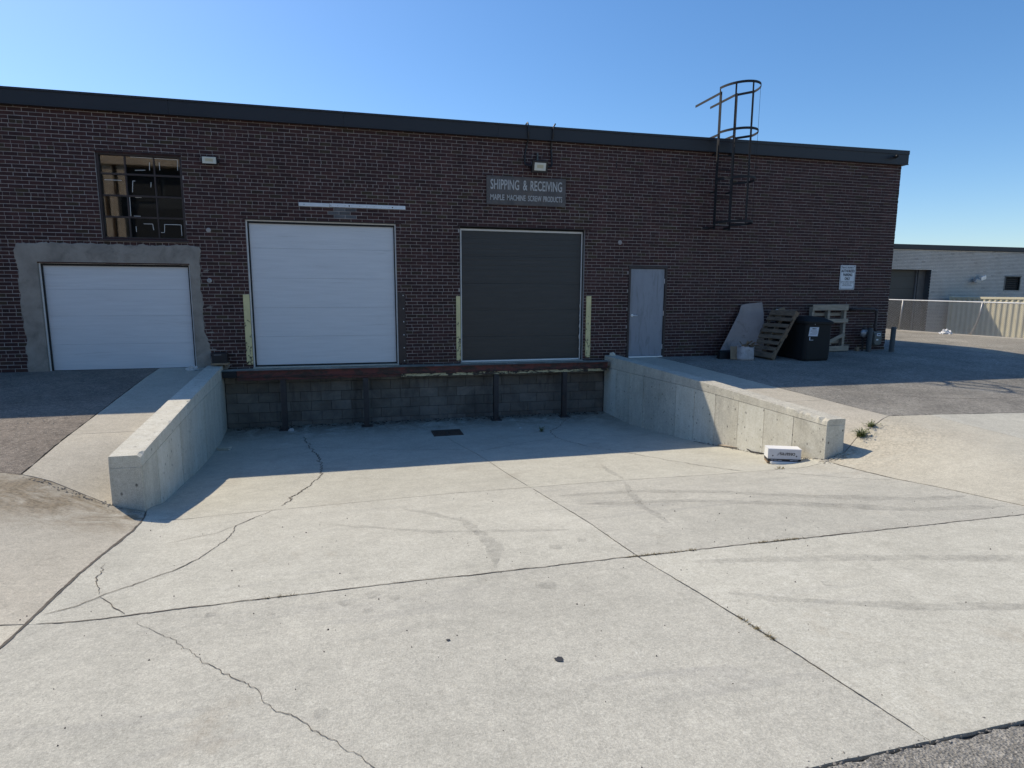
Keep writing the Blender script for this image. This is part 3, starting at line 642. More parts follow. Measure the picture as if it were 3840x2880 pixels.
# ------------------------------------------------------------------ retaining walls of the dock ramp
def ramp_wall(sgn, s0, top, seam, label, npan, chips):
    t = thing('retaining_wall', label, 'wall', (s0, -.1, -1.3), 'concrete walls flanking the dock ramp')
    X = lambda off, y: s0+sgn*off+skew(y)       # off > 0 is away from the pit
    tp = lambda y: _ip(*top, -y); sm = lambda y: tp(y)-_ip(*seam, -y)
    mat = M['wallc']
    # core
    c = MB(); ny = 24
    for j in range(ny+1):
        y = -.0+(YE+.012)*j/ny
        c.v += [(X(.014, y), y, -1.6), (X(TH, y), y, -1.6), (X(TH, y), y, sm(y)-.004), (X(.014, y), y, sm(y)-.004)]
    for j in range(ny):
        for k in range(4):
            a = 4*j+k; b = 4*j+(k+1) % 4; c.f.append((a, b, b+4, a+4)); c.a.append(.5)
    c.f += [(0, 1, 2, 3), (4*ny+3, 4*ny+2, 4*ny+1, 4*ny)]; c.a += [.5, .5]
    c.build('wall_core', M['seam'], t)
    # end face
    e = MB(); yy = YE+.012
    e.obox((X(.002, yy), yy, -1.6), (sgn*(TH-.002), 0, 0), (0, -.016, 0), (0, 0, sm(yy)+1.6-.002)); e.build('end_face', mat, t, bevel=.004)
    # form panels
    ys = [YE*(k/npan)**1.0 for k in range(npan+1)]
    for k in range(npan):
        y0, y1 = ys[k]-.004, ys[k+1]+.004; p = MB(); n = 6; o_ = random.uniform(-.0015, .0015)
        for j in range(n+1):
            y = y0+(y1-y0)*j/n
            p.v += [(X(o_, y), y, -1.6), (X(.02, y), y, -1.6), (X(.02, y), y, sm(y)-.007), (X(o_, y), y, sm(y)-.007)]
        for j in range(n):
            for q in range(4):
                a = 4*j+q; b = 4*j+(q+1) % 4; p.f.append((a, b, b+4, a+4)); p.a.append(.5)
        p.f += [(0, 1, 2, 3), (4*n+3, 4*n+2, 4*n+1, 4*n)]; p.a += [.5, .5]
        p.build('form_panel', mat, t)
    # top band with chipped arris
    c = MB(); ny = 130
    for j in range(ny+1):
        y = (YE-.004)*j/ny; ch = .002+.004*abs(nz(y, s0, 1, 6)); q = nz(y, s0, 5, 2.2)+.5*nz(y, s0, 9, 9)
        if q > .38: ch += .05*(q-.38)
        end = ss(chips, YE, y) if chips else 0
        ch += end*.11*max(0, nz(y, 2, 3, 9)+.7*nz(y, 2, 7, 23)+.22); zt = tp(y)+.003*nz(y, s0, 7, 3)-end*end*.02*abs(nz(y, 5, 3, 11))
        c.v += [(X(-.003, y), y, sm(y)), (X(TH, y), y, sm(y)), (X(TH-.004, y), y, zt-.006*abs(nz(y, 9, 9, 7))), (X(.012+ch, y), y, zt), (X(-.003+ch*.25, y), y, zt-ch)]
    for j in range(ny):
        for k in range(5):
            a = 5*j+k; b = 5*j+(k+1) % 5; c.f.append((a, b, b+5, a+5)); c.a.append(.5)
    c.f += [(0, 1, 2, 3, 4), tuple(5*ny+k for k in (4, 3, 2, 1, 0))]; c.a += [.5, .5]
    c.build('top_band', mat, t)
    return t
ramp_wall(-1, SL, ([0, 3.6, 6.4], [.02, -.05, -.135]), ([0, 3, 6.4], [.24, .17, .12]), 'pale concrete ramp wall beside the low white door, lit on top only', 10, -6.1)
ramp_wall(1, SR, ([0, 3.6, 6.4], [.05, -.05, -.165]), ([0, 3, 6.4], [.27, .16, .085]), 'pale concrete ramp wall by the grey steel door, sunlit end with chipped corner', 11, -5.3)

# ------------------------------------------------------------------ loading dock edge: block face, slab, red channel, posts
dock = thing('loading_dock', 'dock edge with red steel channel on four posts before a grimy block wall', 'loading dock', (1.5, -.1, -1.3))
DX0, DX1, DY = -2.535, 5.47, -.33
bk = MB().box(DX0, DX1, .035, .2, -1.6, -.05); bk.build('mortar_backing', M['dirt'], dock)
rnd = random.Random(4)
zc = -1.36
row = 0
while zc < -.22:
    z1 = min(zc+.2, -.165); x = DX0-(.2 if row % 2 else 0)
    while x < DX1:
        a, b = max(x+.003, DX0), min(x+.397, DX1)
        if b-a > .03:
            yo = rnd.uniform(-.004, .004)
            MB().box(a, b, .022+yo, .06, zc+.003, z1-.003, rnd.random()).build('concrete_block', M['block'], dock, bevel=.004)
        x += .4
    zc += .2; row += 1
MB().box(DX0, DX1, DY+.02, .105, -.165, -.058).build('dock_slab', M['slab_pit'], dock, bevel=.006)
# channel: web and two flanges, flaking lower angle
ch = MB(); ch.box(-2.24, 5.40, DY-.012, DY, -.20, -.062); ch.box(-2.24, 5.40, DY-.055, DY, -.074, -.062); ch.box(-2.24, 5.40, DY-.055, DY, -.20, -.188)
ch.build('steel_channel', M['red'], dock)
ch = MB(); ch.box(.86, 5.395, DY-.030, DY+.01, -.262, -.204); ch.build('lower_angle', M['flake'], dock, bevel=.003)
ch = MB(); ch.box(-2.24, .855, DY-.028, DY+.01, -.255, -.204); ch.build('lower_angle', M['red'], dock, bevel=.003)
MB().box(-2.50, -2.245, DY-.05, DY+.01, -.19, -.065).build('bumper', M['rubber'], dock, bevel=.006)
for px in (-1.42, .155, 2.86, 4.40):
    p = MB(); p.box(px-.05, px+.05, DY-.02, DY-.008, -1.32, -.262); p.box(px-.05, px+.05, DY+.068, DY+.08, -1.32, -.262); p.box(px-.006, px+.006, DY-.008, DY+.068, -1.32, -.262)
    po = p.build('post', M['post'], dock)
    zz = gz(px, DY); MB().box(px-.11, px+.11, DY-.09, DY+.11, zz-.01, zz+.012).build('base_plate', M['post'], po)
# ------------------------------------------------------------------ the brick building
bld = thing('brick_building', 'long dark brown brick industrial building with navy metal fascia', 'building', (3.0, 0, 0))
BX0, BX1 = -9.0, 13.235
H = .0677; J0 = 67.6*H; LB = .21396
OPEN = {'A': (-5.50, -3.005, -.3, 1.965), 'W': (-4.43, -3.02, 2.385, 3.93), 'B': (-1.99, .848, -.3, 2.815), 'C': (2.15, 4.932, -.3, 2.81), 'M': (5.995, 6.955, -.3, 2.055)}
def sub_open(x0, x1, z0, z1):
    """brick rectangle minus openings (full-height test on the course centre)"""
    segs = [(x0, x1)]; zc = (z0+z1)/2
    for a, b, c, d in OPEN.values():
        if c < zc < d:
            ns = []
            for p, q in segs:
                if q <= a or p >= b: ns.append((p, q)); continue
                if p < a-.02: ns.append((p, a))
                if q > b+.02: ns.append((b, q))
            segs = ns
    return segs
# mortar bed wall in rectangular pieces round the openings
xs = sorted({BX0, BX1, *[v for o in OPEN.values() for v in (o[0]+.003, o[1]-.003)]})
def yz_pieces():
    out = []
    for a, b in zip(xs, xs[1:]):
        xm = (a+b)/2; holes = sorted([(o[2], o[3]) for o in OPEN.values() if o[0] < xm < o[1]])
        z = -.35 if xm > 5.5 or xm < -2.6 else -.055
        for c, d in holes:
            if c > z+.01: out.append((a, b, z, c))
            z = d
        out.append((a, b, z, 4.9))
    return out
mw_ = MB()
for a, b, c, d in yz_pieces(): mw_.box(a, b, .0045, .10, c, d)
wall = mw_.build('wall', M['mortar'], bld)
inner = MB()
for a, b, c, d in yz_pieces(): inner.box(a, b, .101, .30, c, d)
inner.build('inner_wall', M['room'], bld)
# bricks, common bond with a header course every sixth row
rb = random.Random(11); bricks = []
j = -1
while J0-(j+1)*H > -.32:
    zt = J0-j*H; z0, z1 = zt-H+0.0048, zt-0.0048
    head = (j % 6 == 3)
    mod = LB/2 if head else LB
    ph = 5.0987 if (j % 2) else 5.0987+LB/2
    if head: ph = 5.12
    ph += .012*rb.uniform(-1, 1)
    k0 = int((BX0-ph)/mod)-1; x = ph+k0*mod
    while x < BX1:
        a, b = x+0.0048+rb.uniform(-.0015, .0015), x+mod-0.0048+rb.uniform(-.0015, .0015)
        a, b = max(a, BX0), min(b, BX1)
        if b-a > .02:
            for p, q in sub_open(a, b, z0, z1):
                if q-p < .025: continue
                if z1 < -.07 and -2.55 < (p+q)/2 < 5.5: continue
                dz = rb.uniform(-.0018, .0018)
                bricks.append([p, q, -rb.uniform(0, .004), z0+dz, z1+dz, rb.random()])
        x += mod
    j += 1
STUC = [(-5.81, -.12), (-5.81, .69), (-5.82, 1.21), (-5.81, 1.82), (-5.82, 2.16), (-5.79, 2.28), (-5.32, 2.30), (-4.48, 2.30), (-3.84, 2.28), (-3.06, 2.31), (-2.82, 2.27), (-2.82, 1.97), (-2.84, 1.64), (-2.83, 1.20), (-2.84, .76), (-2.77, .54), (-2.73, .09), (-2.73, -.12)]
def hidden(b):
    xm, zm = (b[0]+b[1])/2, (b[3]+b[4])/2
    return (-5.80 < xm < -2.86 and zm < 2.27) or zm > J0 or zm < -.02
def depth(b):
    p = Vector(((b[0]+b[1])/2, 0, (b[3]+b[4])/2))-CAM; dz = p.dot(R_FWD); u = p.dot(R_RIGHT)/dz; v = p.dot(R_DOWN)/dz
    if abs(u) > .84 or abs(v) > .63: return 1e9
    return dz**3/max(.01, (b[1]-b[0])*(b[4]-b[3]))
order = sorted(range(len(bricks)), key=lambda i: 1e12 if hidden(bricks[i]) else depth(bricks[i]))
single = set(order[:300])
field = MB()
for i, b in enumerate(bricks):
    if i in single: continue
    zm, xm = (b[3]+b[4])/2, (b[0]+b[1])/2
    if -.45 < xm < .02 and 2.88 < zm < 3.09: continue
    field.box(b[0], b[1], b[2], .104, b[3], b[4], b[5])
tag(field.build('brick_field', M['brick'], wall, fix=False), kind='stuff')
def brick_data(b):
    x0, x1, y0, z0, z1 = b[0], b[1], b[2], b[3], b[4]; e = .003
    mb = MB(); mb.v = [(x0, y0+e, z0), (x1, y0+e, z0), (x1, y0+e, z1), (x0, y0+e, z1), (x0+e, y0, z0+e), (x1-e, y0, z0+e), (x1-e, y0, z1-e), (x0+e, y0, z1-e),
                       (x0, .104, z0), (x1, .104, z0), (x1, .104, z1), (x0, .104, z1)]
    mb.f = [(4, 5, 6, 7), (0, 1, 5, 4), (1, 2, 6, 5), (2, 3, 7, 6), (3, 0, 4, 7), (1, 0, 8, 9), (2, 1, 9, 10), (3, 2, 10, 11), (0, 3, 11, 8)]; mb.a = [b[5]]*9
    return mb
for i in sorted(single): brick_data(bricks[i]).build('brick', M['brick'], wall, fix=False)
for i, b in enumerate(bricks):          # the smeared grey rectangle above the tall white door
    zm, xm = (b[3]+b[4])/2, (b[0]+b[1])/2
    if i not in single and -.45 < xm < .02 and 2.88 < zm < 3.09: brick_data(b).build('brick', M['brick_grey'], wall, fix=False)
# steel lintels over the openings
for a, b, z in ((-2.03, .96, 2.815), (2.11, 5.06, 2.81), (-4.47, -2.98, 3.93), (5.96, 6.99, 2.055)):
    MB().box(a, b, -.012, .10, z-.002, z+.012).build('lintel', M['brown_steel'], bld)
# far side wall, back and roof
sw = MB(); sw.box(13.10, 13.233, .105, 24, -.4, 4.9); sw.build('side_wall', M['brick'], bld)
MB().box(BX0, 13.10, .31, 24, 4.55, 4.72).build('roof', M['roof'], bld)
MB().box(BX0, 13.10, 23.8, 24, -.4, 4.56).build('back_wall', M['brick'], bld)
MB().box(BX0, BX0+.2, .31, 23.8, -.4, 4.55).build('end_wall', M['brick'], bld)
# fascia: separate lengths of folded metal with seams
seams = [BX0, -6.2, -3.15, -.1, 2.95, 5.95, 8.98, 12.0, 13.33]
zt = lambda x: _ip([-9, 5, 13.3], [4.875, 4.875, 4.935], x)
for a, b in zip(seams, seams[1:]):
    f = MB(); a2, b2 = a+.0015, b-.0015
    f.obox((a2, -.10, 4.605), (b2-a2, 0, 0), (0, .10, 0), (0, 0, .25))
    for (xa, xb) in ((a2, b2),):
        n = len(f.v)
        f.v += [(xa, -.115, 4.84), (xb, -.115, 4.84), (xb, -.115, zt(xb)), (xa, -.115, zt(xa)), (xa, .35, 4.84), (xb, .35, 4.84), (xb, .35, zt(xb)+.01), (xa, .35, zt(xa)+.01)]
        for q in ((0, 1, 2, 3), (3, 2, 6, 7), (5, 4, 7, 6), (1, 0, 4, 5), (0, 3, 7, 4), (2, 1, 5, 6)): f.f.append(tuple(n+i for i in q)); f.a.append(.5)
    f.box(a2, b2, -.112, -.10, 4.597, 4.615)
    f.build('fascia_panel', M['fascia'], bld)
MB().box(13.236, 13.335, .002, 24, 4.605, 4.86).build('fascia_panel', M['fascia'], bld)
MB().box(13.1, 13.345, .352, 24, 4.862, 4.945).build('fascia_panel', M['fascia'], bld)

# grey parging round the low door
def rough_loop(P, step=.035, amp=.03):
    out = []
    for (x0, z0), (x1, z1) in zip(P, P[1:]):
        L = math.hypot(x1-x0, z1-z0); n = max(1, int(L/step))
        for i in range(n):
            t = i/n; x, z = x0+(x1-x0)*t, z0+(z1-z0)*t; out.append((x+amp*(nz(x, z, 2, 7)+.7*nz(x, z, 4, 23)), z+amp*(nz(x, z, 6, 7)+.7*nz(x, z, 8, 23))))
    out.append(P[-1]); return out
so_ = rough_loop(STUC)
si_ = [(-5.495, -.12), (-5.495, 1.96), (-3.01, 1.96), (-3.01, -.12)]
def near_in(p):
    x, z = p
    return (max(-5.495, min(-3.01, x)) if z > 1.96 else (-5.495 if x < -4 else -3.01), min(z, 1.96))
st = MB()
for (x, z) in so_:
    ix, iz = near_in((x, z)); mx, mz = (x+ix)/2, (z+iz)/2
    st.v += [(x, -.002, z), (x+(ix-x)*.06, -.012, z+(iz-z)*.06), (mx, -.019+.004*nz(mx, mz, 1, 4), mz), (ix, -.016, iz), (ix, .10, iz)]
for k in range(len(so_)-1):
    for q in range(4):
        a = 5*k+q; st.f.append((a, a+1, a+6, a+5)); st.a.append(.5)
o = st.build('parging', M['stucco'], bld); o['label'] = 'rough grey parging round the low white door'
rs = random.Random(3)
for _ in range(9):                      # mortar smears over the neighbouring bricks
    z = rs.uniform(-.0, 2.2); x = -2.80+rs.uniform(0, .05); w = rs.uniform(.03, .16)
    P = [(x, z), (x+w*.6, z+.012), (x+w, z+.006), (x+w*.7, z-.012), (x, z-.02)]
    MB().prism(rough_loop(P+[P[0]], .02, .006)[:-1], -.008, .004).build('mortar_smear', M['stucco'], bld)

# overhead doors
def overhead(x0, x1, z0, z1, y, cuts, mat, label, seal, trim, ribs=0):
    fr = MB()
    fr.box(x0-.0, x0+.022, y-.05, y+.06, z0, z1); fr.box(x1-.022, x1, y-.05, y+.06, z0, z1); fr.box(x0+.022, x1-.022, y-.05, y+.06, z1-.022, z1)
    d = fr.build('overhead_door', trim, bld); d['label'] = label
    s_ = MB(); s_.box(x0+.022, x0+.05, y-.03, y-.012, z0, z1-.022); s_.box(x1-.045, x1-.022, y-.03, y-.012, z0, z1-.022); s_.box(x0+.05, x1-.045, y-.03, y-.012, z1-.06, z1-.022)
    s_.build('weatherstrip', seal, d)
    zz = [z0+.03]+list(cuts)+[z1-.03]
    for a, b in zip(zz, zz[1:]):
        p = MB(); p.box(x0+.03, x1-.03, y, y+.045, a+.0008, b-.0008); pan = p.build('door_panel', mat, d, bevel=.002)
        if ribs:
            r = MB()
            for i in range(ribs):
                zr = a+(b-a)*(i+.5)/ribs; r.box(x0+.055, x1-.05, y-.008, y+.002, zr-.014, zr+.014)
            r.build('rib', mat, d)
    MB().box(x0+.03, x1-.03, y-.006, y+.05, z0, z0+.03).build('bottom_seal', seal, d)
    return d
dA = overhead(-5.49, -3.012, -.045, 1.958, .085, (.46, .985, 1.475), M['door_white'], 'low wide white sectional door set in grey parging', M['rubber'], M['white_trim'])
dB = overhead(-1.985, .845, -.035, 2.81, .085, (.56, 1.135, 1.71, 2.285), M['door_white'], 'tall white sectional dock door', M['rubber'], M['white_trim'])
dC = overhead(2.155, 4.93, -.045, 2.795, .125, (.50, 1.07, 1.64, 2.21), M['door_dark'], 'charcoal ribbed dock door', M['white_trim'], M['rubber'], ribs=5)
MB().box(2.2, 4.88, .10, .125, -.045, -.02).build('bottom_rail', M['alu'], dC)
# a torn strip of seal hanging at the charcoal door's edge
tn = MB(); rs = random.Random(5); pp = [(4.885+rs.uniform(-.012, .012), .095+rs.uniform(-.006, .003), .05+i*.05) for i in range(24)]
tn.tube(pp, [.006+.012*max(0, nz(p[2], 3, 1, 5)) for p in pp], 6); tn.build('torn_seal', M['white_trim'], dC)
MB().box(-1.99, .85, -.05, .085, -.058, -.036).build('sill', M['strip'], bld, bevel=.004)
MB().box(2.15, 4.93, -.05, .1, -.062, -.046).build('sill', M['strip'], bld, bevel=.004)

# steel personnel door
fr = MB(); fr.box(5.997, 6.048, -.018, .12, -.02, 2.053); fr.box(6.902, 6.953, -.018, .12, -.02, 2.053); fr.box(6.048, 6.902, -.018, .12, 2.0, 2.053)
dm = fr.build('steel_door', M['brown_steel'], bld, bevel=.003); dm['label'] = 'scuffed grey steel door in a brown frame'
MB().box(6.054, 6.896, .012, .055, .012, 1.994).build('door_leaf', M['door_steel'], dm, bevel=.003)
MB().box(6.05, 6.90, -.03, .06, -.025, .008).build('threshold', M['alu'], dm, bevel=.003)
hd = MB(); hd.lathe([(.032, 0), (.034, -.006), (.03, -.014), (.014, -.016), (.012, -.045), (.0, -.046)], (6.115, .012, .94), 'y', 18)
ho = hd.build('handle', M['alu'], dm, smooth=False)
lv = MB(); lv.tube([(6.115, -.028, .94), (6.15, -.034, .94), (6.235, -.032, .935)], [.011, .010, .008], 8); lv.build('lever', M['alu'], dm, smooth=True)
for z in (1.72, .99, .22):
    MB().tube([(6.899, .006, z-.055), (6.899, .006, z+.055)], .009, 8).build('hinge', M['alu'], dm)

# steel sash window, four rows of three panes
X0, X1, Z0, Z1, WY = -4.43, -3.02, 2.385, 3.93, .075
fr = MB(); fr.box(X0, X0+.045, WY-.05, WY+.05, Z0, Z1); fr.box(X1-.045, X1, WY-.05, WY+.05, Z0, Z1); fr.box(X0+.045, X1-.045, WY-.05, WY+.05, Z1-.055, Z1); fr.box(X0+.045, X1-.045, WY-.05, WY+.05, Z0, Z0+.045)
win = fr.build('window', M['brown_steel'], bld, bevel=.003); win['label'] = 'steel sash window with twelve panes above the low white door'
cx = [X0+.045, -3.975, -3.50, X1-.045]; cz = [Z0+.045, 2.79, 3.17, 3.55, Z1-.055]
for x in cx[1:3]: MB().box(x-.011, x+.011, WY-.022, WY+.022, cz[0], cz[-1]).build('muntin', M['brown_steel'], win)
for z in cz[1:4]: MB().box(cx[0], cx[-1], WY-.026, WY+.026, z-.015, z+.015).build('muntin', M['brown_steel'], win)
for i in range(3):
    for k in range(4):
        p = MB(); a, b, c, d = cx[i], cx[i+1], cz[k], cz[k+1]; tl = .0012*rb.uniform(-1, 1)
        p.v = [(a, WY+tl, c), (b, WY-tl, c), (b, WY-tl, d), (a, WY+tl, d), (a, WY+tl+.004, c), (b, WY-tl+.004, c), (b, WY-tl+.004, d), (a, WY+tl+.004, d)]
        p.f = [(0, 1, 2, 3), (7, 6, 5, 4), (0, 4, 5, 1), (1, 5, 6, 2), (2, 6, 7, 3), (3, 7, 4, 0)]; p.a = [.5]*6
        p.build('pane', M['glass'], win, fix=False)
MB().box(X0-.03, X1+.03, -.03, .06, Z0-.035, Z0-.002).build('sill', M['brown_steel'], win, bevel=.004)
rm = MB(); rm.box(-5.2, -2.2, 1.35, 1.4, 1.9, 4.5); rm.box(-5.25, -5.2, .31, 1.35, 1.9, 4.5); rm.box(-2.2, -2.15, .31, 1.35, 1.9, 4.5); rm.box(-5.2, -2.2, .31, 1.35, 2.0, 2.05); rm.box(-5.2, -2.2, .31, 1.35, 4.45, 4.5)
rm.build('dark_room', M['room'], bld)
tape = [((-3.88, 3.86), (-3.1, 3.85)), ((-3.1, 3.85), (-3.11, 3.66)), ((-3.82, 3.63), (-3.65, 3.64)), ((-3.57, 3.78), (-3.58, 3.64)), ((-3.41, 3.79), (-3.41, 3.65)), ((-4.33, 3.44), (-4.05, 3.44)), ((-3.87, 3.44), (-3.89, 3.24)), ((-3.87, 3.44), (-3.83, 3.44)), ((-3.57, 3.43), (-3.58, 3.34)), ((-4.05, 3.29), (-4.05, 3.24)), ((-3.945, 3.15), (-3.95, 2.81)), ((-3.85, 3.15), (-3.75, 3.15)), ((-3.9, 2.815), (-3.79, 2.815)), ((-3.88, 2.63), (-3.88, 2.53)), ((-3.75, 2.68), (-3.6, 2.68)), ((-3.6, 2.68), (-3.59, 2.57)), ((-3.4, 2.68), (-3.12, 2.68)), ((-3.4, 2.68), (-3.41, 2.54)), ((-3.12, 2.68), (-3.12, 2.48)), ((-3.47, 2.53), (-3.41, 2.53))]
for a, b in tape:
    MB().bar((a[0], WY-.008, a[1]), (b[0], WY-.008, b[1]), .008, .002, (0, 0, 1) if abs(a[1]-b[1]) < .05 else (1, 0, 0)).build('tape_strip', M['white_trim'], win)

# angle-iron corner guards at the dock doors
def guard(x0, x1, z0, z1, side, mat, label, bolts=False):
    g = MB(); g.box(x0, x1, -.016, -.006, z0, z1)
    xr_ = x1 if side > 0 else x0
    g.box(xr_-.005, xr_+.005, -.006, .10, z0, z1)
    o = g.build('corner_guard', mat, bld); o['label'] = label
    if bolts:
        for k in range(6):
            z = z0+.06+(z1-z0-.12)*k/5; MB().lathe([(.011, 0), (.011, -.007), (.004, -.010)], (x0+(x1-x0)*.72, -.016, z), 'y', 10).build('bolt', M['alu'], o)
    return o
guard(-2.105, -1.995, .02, 1.39, 1, M['yellow'], 'chipped yellow corner guard left of the tall white door')
guard(.855, 1.005, -.03, 1.44, -1, M['brown_steel'], 'dark bolted corner guard right of the tall white door', True)
guard(2.065, 2.152, .01, 1.37, 1, M['yellow'], 'yellow corner guard left of the charcoal door')
guard(4.995, 5.105, .01, 1.38, -1, M['yellow'], 'chipped yellow corner guard right of the charcoal door')
# brown backing right of the charcoal door (returned brick edge in shadow)
for x, z, r in ((-2.64, 2.59, .045), (5.76, 2.56, .05)):
    bl = MB(); bl.lathe([(r, 0), (r*.9, -.012), (r*.4, -.016), (r*.35, -.008)], (x, -.001, z), 'y', 14); bl.build('plugged_hole', M['mortar'], bld)
MB().box(5.612, 5.632, -.006, .0, 4.13, 4.30).build('tar_mark', M['rubber'], bld)
# ------------------------------------------------------------------ things on the wall
# old shipping sign
sg = thing('shipping_sign', 'weathered grey board sign reading shipping and receiving above the charcoal door', 'sign', (3.59, -.02, 3.27))
bd = MB(); P = [(2.722, 3.268), (4.36, 3.272), (4.40, 3.262), (4.455, 3.275), (4.456, 3.852), (3.9, 3.850), (3.3, 3.848), (2.720, 3.850)]
bd.prism(P, -.030, -.012).build('board', M['sign_old'], sg, bevel=.002)
def words(line, spans, z0, z1, y, mat, parent, bold=0.0):
    for w, (a, b) in zip(line, spans): text_obj('lettering', w, a, b, z0, z1, y, mat, parent, bold=bold)
def zx(px): return 2.722+(px-243)/(1885-243)*1.733
words(['SHIPPING', '&', 'RECEIVING'], [(zx(322), zx(905)), (zx(985), zx(1075)), (zx(1140), zx(1805))], 3.578, 3.782, -.032, M['sign_letter'], sg, .012)
words(['MAPLE', 'MACHINE', 'SCREW', 'PRODUCTS'], [(zx(318), zx(603)), (zx(657), zx(1040)), (zx(1090), zx(1370)), (zx(1412), zx(1812))], 3.362, 3.478, -.032, M['sign_letter'], sg, .012)

# perforated white rail above the tall white door
rl = thing('mounting_rail', 'long perforated white metal rail above the tall white door', 'rail', (0, -.02, 3.12))
MB().box(-1.0, -.428, -.024, -.008, 3.092, 3.163).build('rail_length', M['alu'], rl, bevel=.002)
MB().box(-.424, 1.035, -.024, -.008, 3.096, 3.168).build('rail_length', M['alu'], rl, bevel=.002)
for x, r in ((-.9, .008), (-.43, .006), (-.40, .008), (-.27, .005), (-.13, .006), (-.05, .014), (.0, .006), (.15, .005), (.29, .006), (.43, .005), (.57, .005), (.72, .005), (.79, .013), (.86, .005), (1.0, .005)):
    MB().lathe([(r, 0), (r, -.0015)], (x, -.0235, 3.128), 'y', 10).build('bolt_hole', M['ink'], rl)
MB().box(1.0, 1.045, -.026, -.006, 3.098, 3.166).build('end_cap', M['alu'], rl)

# flood lights
def flood(cx, cz, w, h, y0, label, tilt=.25, fr=.012):
    t = thing('flood_light', label, 'lamp', (cx, -.02, cz), 'flood lights on the brick wall')
    d = Vector((0, -math.cos(tilt), -math.sin(tilt))); up = Vector((0, -math.sin(tilt), math.cos(tilt))); c = Vector((cx, y0, cz)); ex = Vector((1, 0, 0))
    b = MB(); b.obox(c-ex*(w/2+fr)-up*(h/2+fr), ex*(w+2*fr), -d*.08, up*(h+2*fr)); b.build('housing', M['black'], t, bevel=.008)
    f = MB()
    for k in range(7): f.obox(c-ex*(w/2-.01-k*(w-.02)/6)-d*.07-up*(h/2), ex*.006, -d*.03, up*h)
    f.build('cooling_fin', M['black'], t)
    l = MB(); l.obox(c-ex*w/2-up*h/2+d*.003, ex*w, -d*.01, up*h); l.build('lens', M['lens'], t, bevel=.003)
    l = MB(); l.obox(c-ex*w*.28-up*h*.18+d*.0045, ex*w*.56, -d*.003, up*h*.42); l.build('led_array', M['led'], t)
    a = MB(); a.bar(c-d*.06-ex*(w/2+.03), Vector((cx-w/2-.03, -.02, cz)), .03, .006); a.bar(c-d*.06+ex*(w/2+.03), Vector((cx+w/2+.03, -.02, cz)), .03, .006); a.box(cx-w/2-.035, cx+w/2+.035, -.022, -.012, cz-.02, cz+.02)
    a.build('bracket', M['black'], t); return t
flood(-2.52, 3.835, .235, .115, -.15, 'small white faced flood light beside the sash window', .12)
fl = flood(3.815, 4.035, .245, .155, -.24, 'black flood light with conduits above the shipping sign', .30, .045)
MB().box(3.80, 3.83, -.05, -.008, 4.20, 4.31).build('photocell', M['meter'], fl, bevel=.004)
MB().lathe([(.022, 0), (.022, .03), (.012, .04)], (3.815, -.03, 4.31), 'z', 12).build('photocell_cap', M['meter'], fl)
def conduit(name, pts, r, label):
    o = MB().tube(pts, r, 8).build(name, M['black'], None, smooth=True); tag(o, label, 'conduit'); return o
conduit('conduit', [(3.60, .25, 4.90), (3.585, .05, 4.93), (3.575, -.10, 4.925), (3.585, -.135, 4.86), (3.59, -.128, 4.62), (3.60, -.03, 4.57), (3.565, -.022, 4.42), (3.545, -.022, 4.30), (3.54, -.022, 4.16), (3.55, -.03, 4.10), (3.60, -.06, 4.085), (3.68, -.12, 4.06)], .016, 'black conduit from the roof edge to the left of the lamp above the sign')
conduit('conduit', [(4.22, .25, 4.90), (4.20, .05, 4.94), (4.175, -.10, 4.935), (4.13, -.135, 4.87), (4.115, -.128, 4.64), (4.115, -.03, 4.59), (4.12, -.022, 4.42), (4.13, -.022, 4.25), (4.14, -.022, 4.14), (4.12, -.03, 4.09), (4.06, -.06, 4.07), (3.96, -.12, 4.06)], .016, 'black conduit from the roof edge to the right of the lamp above the sign')
# small wall fittings
hb = MB(); hb.lathe([(.042, 0), (.042, -.02), (.034, -.024), (.018, -.024), (.018, -.006)], (-2.68, .0, 1.65), 'y', 18)
tag(hb.build('pipe_flange', M['galv'], None), 'small round galvanised pipe flange on the brick between the white doors', 'flange')
# junction box on a plank by the left ramp wall
jb = thing('junction_box', 'black box standing on a plank where the left ramp wall meets the brick', 'box', (-2.56, -.1, .04))
MB().box(-2.70, -2.43, -.17, -.012, .085, .275).build('body', M['black'], jb, bevel=.006); MB().box(-2.66, -2.53, -.174, -.168, .235, .243).build('latch', M['galv'], jb)
pk = MB().box(-2.72, -2.415, -.20, -.012, .042, .083).build('plank', M['card'], None, bevel=.003); tag(pk, 'short brown plank under the black box', 'plank')
wd = MB(); rs = random.Random(8)
for k in range(9):
    a = k*.7; wd.tube([(-2.50+.02*math.cos(a), -.05, -.055), (-2.47+.03*math.cos(a), -.06+.02*math.sin(a), -.01+.003*k), (-2.45+.05*math.cos(a), -.05+.04*math.sin(a), .035)], [.02, .016, .008], 5)
tag(wd.build('mortar_lump', M['stucco'], None), 'lump of old mortar under the plank', 'mortar')
# security camera under the corner of the fascia
sc = thing('security_camera', 'small dark bullet camera on the fascia corner', 'camera', (12.9, -.12, 4.79))
MB().lathe([(.035, 0), (.035, -.02), (.02, -.03)], (12.93, -.10, 4.77), 'y', 14).build('mount', M['black'], sc)
MB().tube([(12.93, -.125, 4.775), (12.90, -.17, 4.765), (12.80, -.27, 4.745)], [.018, .034, .034], 12).build('body', M['black'], sc, smooth=True)
MB().tube([(12.8, -.272, 4.745), (12.79, -.285, 4.743)], [.026, .026], 12).build('camera_lens', M['plastic'], sc)

